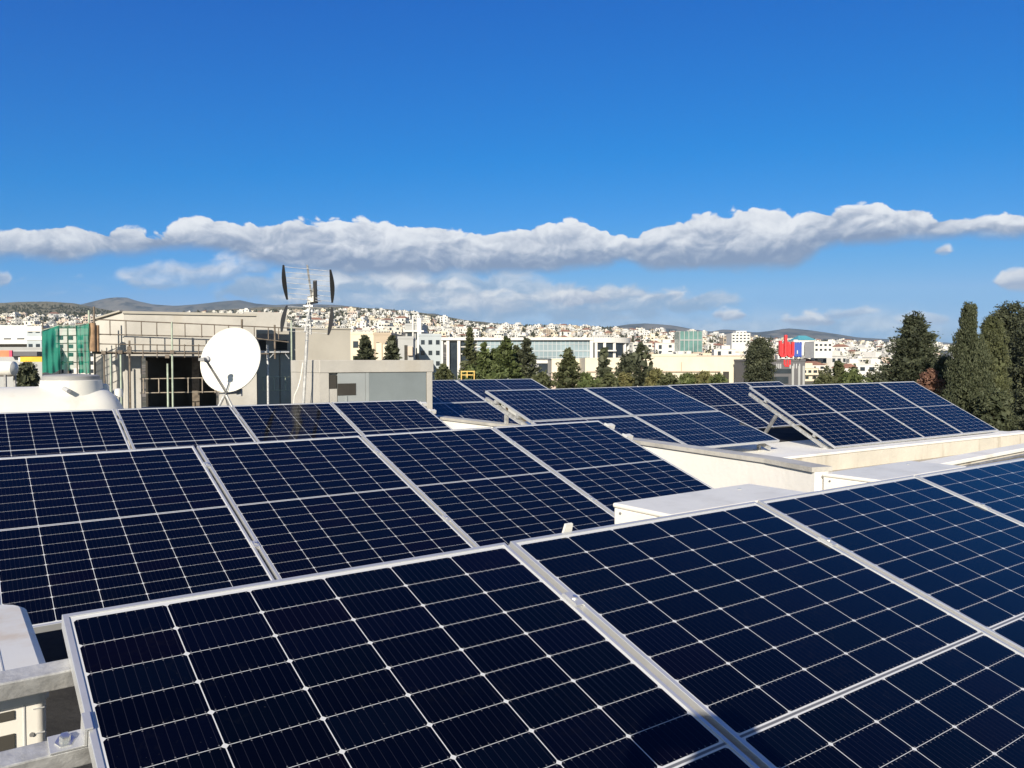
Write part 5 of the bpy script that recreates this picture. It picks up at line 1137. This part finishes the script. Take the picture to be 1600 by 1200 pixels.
# ------------------------------------------------------------------ houses of the town
OCC = [(-60, 640), (0, 505), (68, 506), (70, 507), (148, 507), (150, 496), (195, 484), (400, 488), (455, 500), (457, 511), (548, 511), (549, 518), (585, 518), (612, 520), (640, 508), (672, 520), (676, 525), (985, 529), (1000, 550), (1018, 556), (1172, 556), (1205, 560), (1258, 560), (1260, 603), (1430, 597), (1560, 672), (1700, 700)]
def house_mesh(kind, rnd, wallm, name):
    """kinds: flat1, flat2, flat3, step, tile.  x along the front, front faces -y"""
    mb = MB(); W_h = rnd.uniform(9, 14); Dh = rnd.uniform(8, 11); fl = {'flat1': 1, 'flat2': 2, 'flat3': 3, 'step': 2, 'tile': 2}[kind]; H_ = 3.3*fl
    mb.box(-W_h/2, W_h/2, 0, Dh, -5, H_, 0)
    if kind == 'tile':
        o = 0.5; h = 2.2; v = [(-W_h/2-o, -o, H_+.01), (W_h/2+o, -o, H_+.01), (W_h/2+o, Dh+o, H_+.01), (-W_h/2-o, Dh+o, H_+.01), (-W_h/2+Dh*.4, Dh/2, H_+h), (W_h/2-Dh*.4, Dh/2, H_+h)]
        mb.add(v, [(0, 1, 5, 4), (1, 2, 5), (2, 3, 4, 5), (3, 0, 4), (3, 2, 1, 0)], 2)
    else:
        mb.box(-W_h/2-.25, W_h/2+.25, -.25, Dh+.25, H_+.002, H_+.3, 0); mb.box(-W_h/2+.3, W_h/2-.3, .3, Dh-.3, H_+.301, H_+.34, 3)
        if kind in ('step', 'flat3') or rnd.random() < 0.5:
            a = rnd.uniform(-W_h/2+.5, W_h*0.1); b = a+rnd.uniform(3, W_h*0.45); mb.box(a, b, 1.5, Dh-1, H_+.341, H_+(2.9 if kind == 'step' else 2.2), 0)
        if rnd.random() < 0.7: x = rnd.uniform(-W_h/3, W_h/3); mb.box(x-.7, x+.7, 3.2, 4.4, H_+.342, H_+1.6, 0)
        if rnd.random() < 0.6: x = rnd.uniform(-W_h/3, W_h/3); mb.add([(x-1, 2.0, H_+.36), (x+1, 2.0, H_+.36), (x+1, 3.0, H_+1.3), (x-1, 3.0, H_+1.3)], [(0, 1, 2, 3)], 1)
    for f in range(fl):
        z = f*3.3+0.9; nwin = rnd.choice((2, 3, 3, 4))
        if rnd.random() < 0.45: mb.box(-W_h/2+0.3, W_h/2-0.3, -1.5, 0.0, f*3.3-.15, f*3.3+.05, 0); mb.box(-W_h/2+0.3, W_h/2-0.3, -1.5, -1.42, f*3.3+.051, f*3.3+.95, 0)
        for i in range(nwin):
            x = -W_h/2+W_h*(i+.5)/nwin; ww = rnd.uniform(.7, 1.2); hb = -0.8 if rnd.random() < .3 else 0
            mb.box(x-ww, x+ww, -0.06, 0.02, z+hb, z+1.5, 1)
        for s in (-1, 1):
            for y in (Dh*.3, Dh*.7): mb.box(s*W_h/2-.05, s*W_h/2+.05, y-.7, y+.7, z, z+1.3, 1)
    return mb.mesh(name, [wallm, WIN, B_TILE, B_ROOF])
def visible_at(px, ytop): return ytop < lerp(OCC, px)-1.0
def zone(px):
    for a, s in ((70, 'at the left edge'), (150, 'behind the green netting'), (330, 'above the scaffolding'), (450, 'left of the aerial'), (530, 'behind the aerial'), (598, 'above the left conifer'), (650, 'beside the white stair tower'), (715, 'above the blue office'), (770, 'above the layered conifer'), (840, 'above the conifer pair'), (915, 'above the small cone tree'), (985, 'above the rounded office end'), (1055, 'right of the glass office'), (1100, 'by the teal office'), (1175, 'above the cream hall'), (1212, 'above the round evergreen'), (1262, 'behind the sign'), (1310, 'right of the sign'), (1360, 'between sign and conifer'), (1400, 'left of the dark conifer'), (1480, 'beside the dark conifer')):
        if px < a: return s
    return 'between the right trees'
def town():
    rnd = random.Random(21); walls = {'white': B_WHITE, 'cream': B_CREAM, 'pink': B_PINK, 'tan': B_TAN, 'grey': B_GREY, 'pale': wallmat('town_pale', (0.64, 0.62, 0.56))}
    wts = ['white']*12+['cream']*3+['pale']*6+['pink']+['tan']+['grey']
    lib = {}
    for kd in ('flat1', 'flat2', 'flat3', 'step', 'tile'):
        for c in walls:
            for i in range(2): lib[(kd, c, i)] = house_mesh(kd, rnd, walls[c], 'house_%s_%s' % (kd, c))
    spots = []; tries = 0
    while len(spots) < 1900 and tries < 40000:
        tries += 1
        px = rnd.uniform(-60, 1640); yc = lerp(Y_CITY, px); left = px < 260
        t = rnd.random(); ybase = yc+1.0+(597-yc)*(t**1.15)
        lo, hi = 255.0, DC
        for _ in range(26):
            md = (lo+hi)/2
            if 566-tz(px, md)/md*FPX > ybase: lo = md
            else: hi = md
        d = (lo+hi)/2
        if d < 330 or d > 1995: continue
        v = hz(px, d)
        if any((v.x-q[0])**2+(v.y-q[1])**2 < 13.5**2 for q in spots): continue
        kd = rnd.choice(['flat1', 'flat2', 'flat2', 'flat2', 'flat3', 'flat2', 'step', 'step', 'tile']) if d > 420 else rnd.choice(['flat1', 'flat2', 'tile', 'step'])
        hgt = {'flat1': 3.6, 'flat2': 7, 'flat3': 10.3, 'step': 9, 'tile': 8.5}[kd]; z = tz(px, d)
        yt = 566-(z+hgt)/d*FPX
        if not visible_at(px, yt): continue
        spots.append((v.x, v.y, px, d, z, kd, rnd.choice(wts), rnd.randrange(2), rnd.gauss(0, 0.45), ybase, yt, rnd.uniform(.68, 1.05)*(1.55 if rnd.random() < .12 else 1.0)))
    # what shows largest stands alone
    spots.sort(key=lambda s: s[3])
    used = {}
    words = {'flat1': 'low flat roofed house', 'flat2': 'flat roofed two storey house', 'flat3': 'flat roofed three storey block', 'step': 'stepped house', 'tile': 'red roofed house'}
    far = MB(); fm = {}
    single = spots[:290]
    for s in single:
        x, y, px, d, z, kd, c, vi, rz, yb, yt, scl = s
        o = bpy.data.objects.new('hillside_house', lib[(kd, c, vi)]); COL.objects.link(o); o.location = (x, y, z); o.rotation_euler = (0, 0, CAMROT+rz); o.scale = (scl, scl, scl)
        yc = lerp(Y_CITY, px); f = (yb-yc)/(597-yc)
        band = 'high on the slope' if f < .3 else ('midway up the slope' if f < .5 else ('low on the slope' if f < .72 else 'at the foot of the slope'))
        lb = '%s %s %s %s' % (c, words[kd], band, zone(px))
        if len(lb.split()) > 15: lb = lb.replace('flat roofed ', '')
        tag(o, lb, 'house', 'houses on the hillside')
    mats = []
    for s in spots[290:]:
        x, y, px, d, z, kd, c, vi, rz, yb, yt, scl = s; me = lib[(kd, c, vi)]
        Mx = Matrix.Translation((x, y, z)) @ Matrix.Rotation(CAMROT+rz, 4, 'Z') @ Matrix.Scale(scl, 4); o = len(far.v)
        far.v += [tuple(Mx @ v.co) for v in me.vertices]
        for p in me.polygons:
            m_ = me.materials[p.material_index]
            if m_ not in mats: mats.append(m_)
            far.f.append(tuple(i+o for i in p.vertices)); far.mi.append(mats.index(m_))
    if far.v:
        tag(far.build('distant_houses', mats), 'mass of tiny pale houses covering the far hillside', 'houses', kind='stuff')
    # trees scattered between the houses: one mass
    vs, fs = [], []; n = 0; tries = 0
    while n < 4600 and tries < 200000:
        tries += 1
        px = rnd.uniform(-60, 1640); d = 300+2400*rnd.random()**0.8
        if d > DC and px > 260 and rnd.random() < .75: continue
        if px > 300 and d > DC+500: continue
        v = hz(px, d); z = tz(px, d); h = rnd.uniform(3, 8); yt = 566-(z+h)/d*FPX
        if not visible_at(px, yt): continue
        if any((v.x-q[0])**2+(v.y-q[1])**2 < 7.5**2 for q in spots[:700]) and rnd.random() < .7: continue
        n += 1; r = rnd.uniform(1.6, 3.9); tall = rnd.random() < .2
        if tall: r *= .45; h *= 1.5
        q = 70 if d < 700 else 36
        for k in range(q):
            g = Vector((rnd.gauss(0, 1), rnd.gauss(0, 1), rnd.gauss(0, 1))).normalized()*rnd.uniform(.55, 1)
            leaf(vs, fs, Vector((v.x+g.x*r, v.y+g.y*r, z+h*.52+g.z*h*.48)), 1.5 if d < 700 else 2.3, rnd, None, 0.7)
    mb = MB(); mb.add(vs, fs)
    tag(mb.build('town_trees', leaf_mat('leaf_town', [(.045, .050, .022), (.075, .080, .034), (.115, .110, .05)])), 'dark green trees and bushes scattered through the far town', 'trees', kind='stuff')
town()

# ------------------------------------------------------------------ car glimpsed at the right edge
def parked_car():
    d = 150; p = hz(1574, d, GROUND); root = thing('parked_car', 'white parked car glimpsed below the trees at the right edge', 'car', p, CAMROT+0.25)
    mb = MB(); prof = [(0, .35), (0, .75), (.15, .85), (1.1, .95), (1.75, 1.42), (3.1, 1.45), (3.9, .98), (4.25, .9), (4.3, .4)]
    n = len(prof); vs = [(x, y, z) for y in (0, 1.7) for x, z in prof]
    mb.add(vs, [tuple(range(n)), tuple(range(2*n-1, n-1, -1))]+[(i, i+n, (i+1) % n+n, (i+1) % n) for i in range(n)]); mb.build('body', M['plastic_white'], root, bevel=0.04)
    mb = MB(); mb.add([(1.25, -.012, .98), (1.8, -.012, 1.36), (3.05, -.012, 1.38), (3.7, -.012, 1.0)], [(0, 3, 2, 1)]); mb.build('window', WIN, root)
    for x in (.85, 3.45):
        mb = MB(); mb.tube((x, -.03, .32), (x, .18, .32), .32, 16); w = mb.build('wheel', M['black'], root)
parked_car()

def storage_tank():
    d = 42.0; p = hz(-8, d, GROUND); root = thing('storage_tank', 'rounded white tank on a stand at the left edge, behind the water tank', 'tank', p, CAMROT)
    z1, z0 = zy(562, d)-GROUND, zy(587, d)-GROUND; R = (z1-z0)/2; zc = (z1+z0)/2
    Mx = Matrix.Translation((0, 0, zc)) @ Matrix.Rotation(math.pi/2, 4, 'Y')
    mb = MB(); mb.lathe([(0.02, -1.2), (R*.7, -1.12), (R, -0.85), (R, 0.85), (R*.9, 1.02), (R*.5, 1.12), (0.02, 1.15)], 24, Mx); o = mb.build('body', M['plastic_white'], root); smooth_by_angle(o)
    for x in (-0.8, 0.8):
        for y in (-0.4, 0.4): mb = MB(); mb.box(x-.05, x+.05, y-.05, y+.05, 0, z0+R*0.25); mb.build('leg', M['steel_dark'], root)
storage_tank()

# ------------------------------------------------------------------ the photographer, whose head and hands shade the front row
def person():
    base = FH*-0.405+RH*0.0; root = thing('person', 'photographer in a dark jacket, shown only by the head shadow on the front row', 'person', (base.x, base.y, ROOF), CAMROT)
    Z = -ROOF
    J = {'pelvis': ((0, 0, .93), .145), 'waist': ((0, 0, 1.10), .13), 'chest': ((0, .01, 1.27), .155), 'collar': ((0, .01, 1.41), .10), 'neck': ((0, .03, 1.48), .056), 'jaw': ((0, .085, 1.545), .072), 'skull': ((0, .075, 1.63), .098), 'top': ((0, .065, 1.70), .07)}
    for s, n in ((-1, 'l'), (1, 'r')):
        J.update({n+'sh': ((s*.18, .0, 1.38), .068), n+'el': ((s*.25, .16, 1.22), .048), n+'wr': ((s*.13, .36, 1.555), .030), n+'ha': ((s*.105, .405, 1.605), .034),
                  n+'hip': ((s*.09, 0, .86), .092), n+'kn': ((s*.10, .02, .48), .058), n+'an': ((s*.11, -.02, .09), .042), n+'he': ((s*.11, -.05, .04), .038), n+'to': ((s*.125, .14, .035), .034)})
    E_ = [('pelvis', 'waist'), ('waist', 'chest'), ('chest', 'collar'), ('collar', 'neck'), ('neck', 'jaw'), ('jaw', 'skull'), ('skull', 'top')]
    for n in 'lr': E_ += [('collar', n+'sh'), (n+'sh', n+'el'), (n+'el', n+'wr'), (n+'wr', n+'ha'), ('pelvis', n+'hip'), (n+'hip', n+'kn'), (n+'kn', n+'an'), (n+'an', n+'to'), (n+'an', n+'he')]
    # five fingers curled round the phone edge on each hand
    for s, n in ((-1, 'l'), (1, 'r')):
        for k, (dz, ln) in enumerate(((.030, .05), (.012, .055), (-.006, .052), (-.022, .042))):
            a = (s*.098, .418, 1.612+dz); b = (s*(.088), .432, 1.614+dz); c = (s*(.088-ln*.7), .436, 1.615+dz)
            J['%sf%da' % (n, k)] = (a, .0095); J['%sf%db' % (n, k)] = (b, .009); J['%sf%dc' % (n, k)] = (c, .0075)
            E_ += [(n+'ha', '%sf%da' % (n, k)), ('%sf%da' % (n, k), '%sf%db' % (n, k)), ('%sf%db' % (n, k), '%sf%dc' % (n, k))]
        J[n+'ta'] = ((s*.095, .392, 1.585), .012); J[n+'tb'] = ((s*.072, .393, 1.600), .0095); E_ += [(n+'ha', n+'ta'), (n+'ta', n+'tb')]
    names = list(J); idx = {k: i for i, k in enumerate(names)}
    me = bpy.data.meshes.new('person_body'); me.from_pydata([J[k][0] for k in names], [(idx[a], idx[b]) for a, b in E_], [])
    o = bpy.data.objects.new('body', me); COL.objects.link(o); o.parent = root
    mo = o.modifiers.new('skin', 'SKIN'); mo.use_smooth_shade = True
    sv = me.skin_vertices[0].data if me.skin_vertices else None
    if sv is None:
        bm = bmesh.new(); bm.from_mesh(me); bm.verts.layers.skin.verify(); bm.to_mesh(me); bm.free(); sv = me.skin_vertices[0].data
    for k in names: r = J[k][1]; sv[idx[k]].radius = (r, r); sv[idx[k]].use_root = (k == 'pelvis')
    ss_ = o.modifiers.new('smooth', 'SUBSURF'); ss_.levels = 1; ss_.render_levels = 2
    m = bpy.data.materials.new('clothes_and_skin'); m.use_nodes = True; t = m.node_tree; N = NT(t); b = t.nodes['Principled BSDF']; b.inputs['Roughness'].default_value = 0.8
    sp = N.n('ShaderNodeSeparateXYZ'); t.links.new(N.n('ShaderNodeTexCoord').outputs['Object'], sp.inputs[0])
    head = N.m('GREATER_THAN', sp.outputs[2], 1.47); hand = N.m('GREATER_THAN', sp.outputs[1], 0.34); legs = N.m('LESS_THAN', sp.outputs[2], 0.92)
    c = N.mix(legs, (0.02, 0.025, 0.04), (0.05, 0.06, 0.09)); c = N.mix(N.m('MAXIMUM', head, hand), c, (0.50, 0.32, 0.23)); t.links.new(c, b.inputs['Base Color'])
    me.materials.append(m)
    hm = mat('hair', (0.03, 0.02, 0.014), 0.6, var=0.3, scale=30)
    mb = MB(); vs = []
    mb.lathe([(0.108, -0.02), (0.112, 0.03), (0.10, 0.075), (0.07, 0.105), (0.02, 0.118)], 20, Matrix.Translation((0, 0.057, 1.64)) @ Matrix.Rotation(0.35, 4, 'X')); h = mb.build('hair', hm, root); smooth_by_angle(h, 1.2)
    mb = MB(); mb.add([(-.012, .170, 1.595), (.012, .170, 1.595), (0, .200, 1.595), (0, .170, 1.64)], [(0, 2, 1), (0, 1, 3), (1, 2, 3), (2, 0, 3)]); mb.build('nose', m, root)
    for s in (-1, 1):
        mb = MB(); mb.lathe([(0.003, -0.004), (0.011, 0), (0.003, 0.006)], 10, Matrix.Translation((s*0.035, 0.170, 1.635)) @ Matrix.Rotation(-math.pi/2, 4, 'X')); mb.build('eye', M['black'], root)
    ph = thing('phone', 'dark phone held up level in both hands by the photographer', 'phone', FH*-0.006, CAMROT)
    mb = MB(); mb.box(-0.078, 0.078, -0.009, 0.0, -0.036, 0.040); mb.build('case', M['black'], ph, bevel=0.003)
    mb = MB(); mb.box(-0.074, 0.074, -0.0105, -0.0091, -0.033, 0.037); mb.build('screen', M['glass_dark'], ph)
person()

def haze():
    mb = MB(); mb.box(-12600, 12600, -12600, 12600, -62, 720)
    m = bpy.data.materials.new('haze'); m.use_nodes = True; t = m.node_tree; t.nodes.clear()
    o = t.nodes.new('ShaderNodeOutputMaterial'); v = t.nodes.new('ShaderNodeVolumePrincipled')
    v.inputs['Color'].default_value = (0.50, 0.74, 1.0, 1); v.inputs['Density'].default_value = HAZE; v.inputs['Anisotropy'].default_value = 0.0
    t.links.new(v.outputs[0], o.inputs['Volume'])
    tag(mb.build('haze', m), 'thin blue air haze over the distant hills', 'haze', kind='stuff')
HAZE = 4.6e-5
haze()
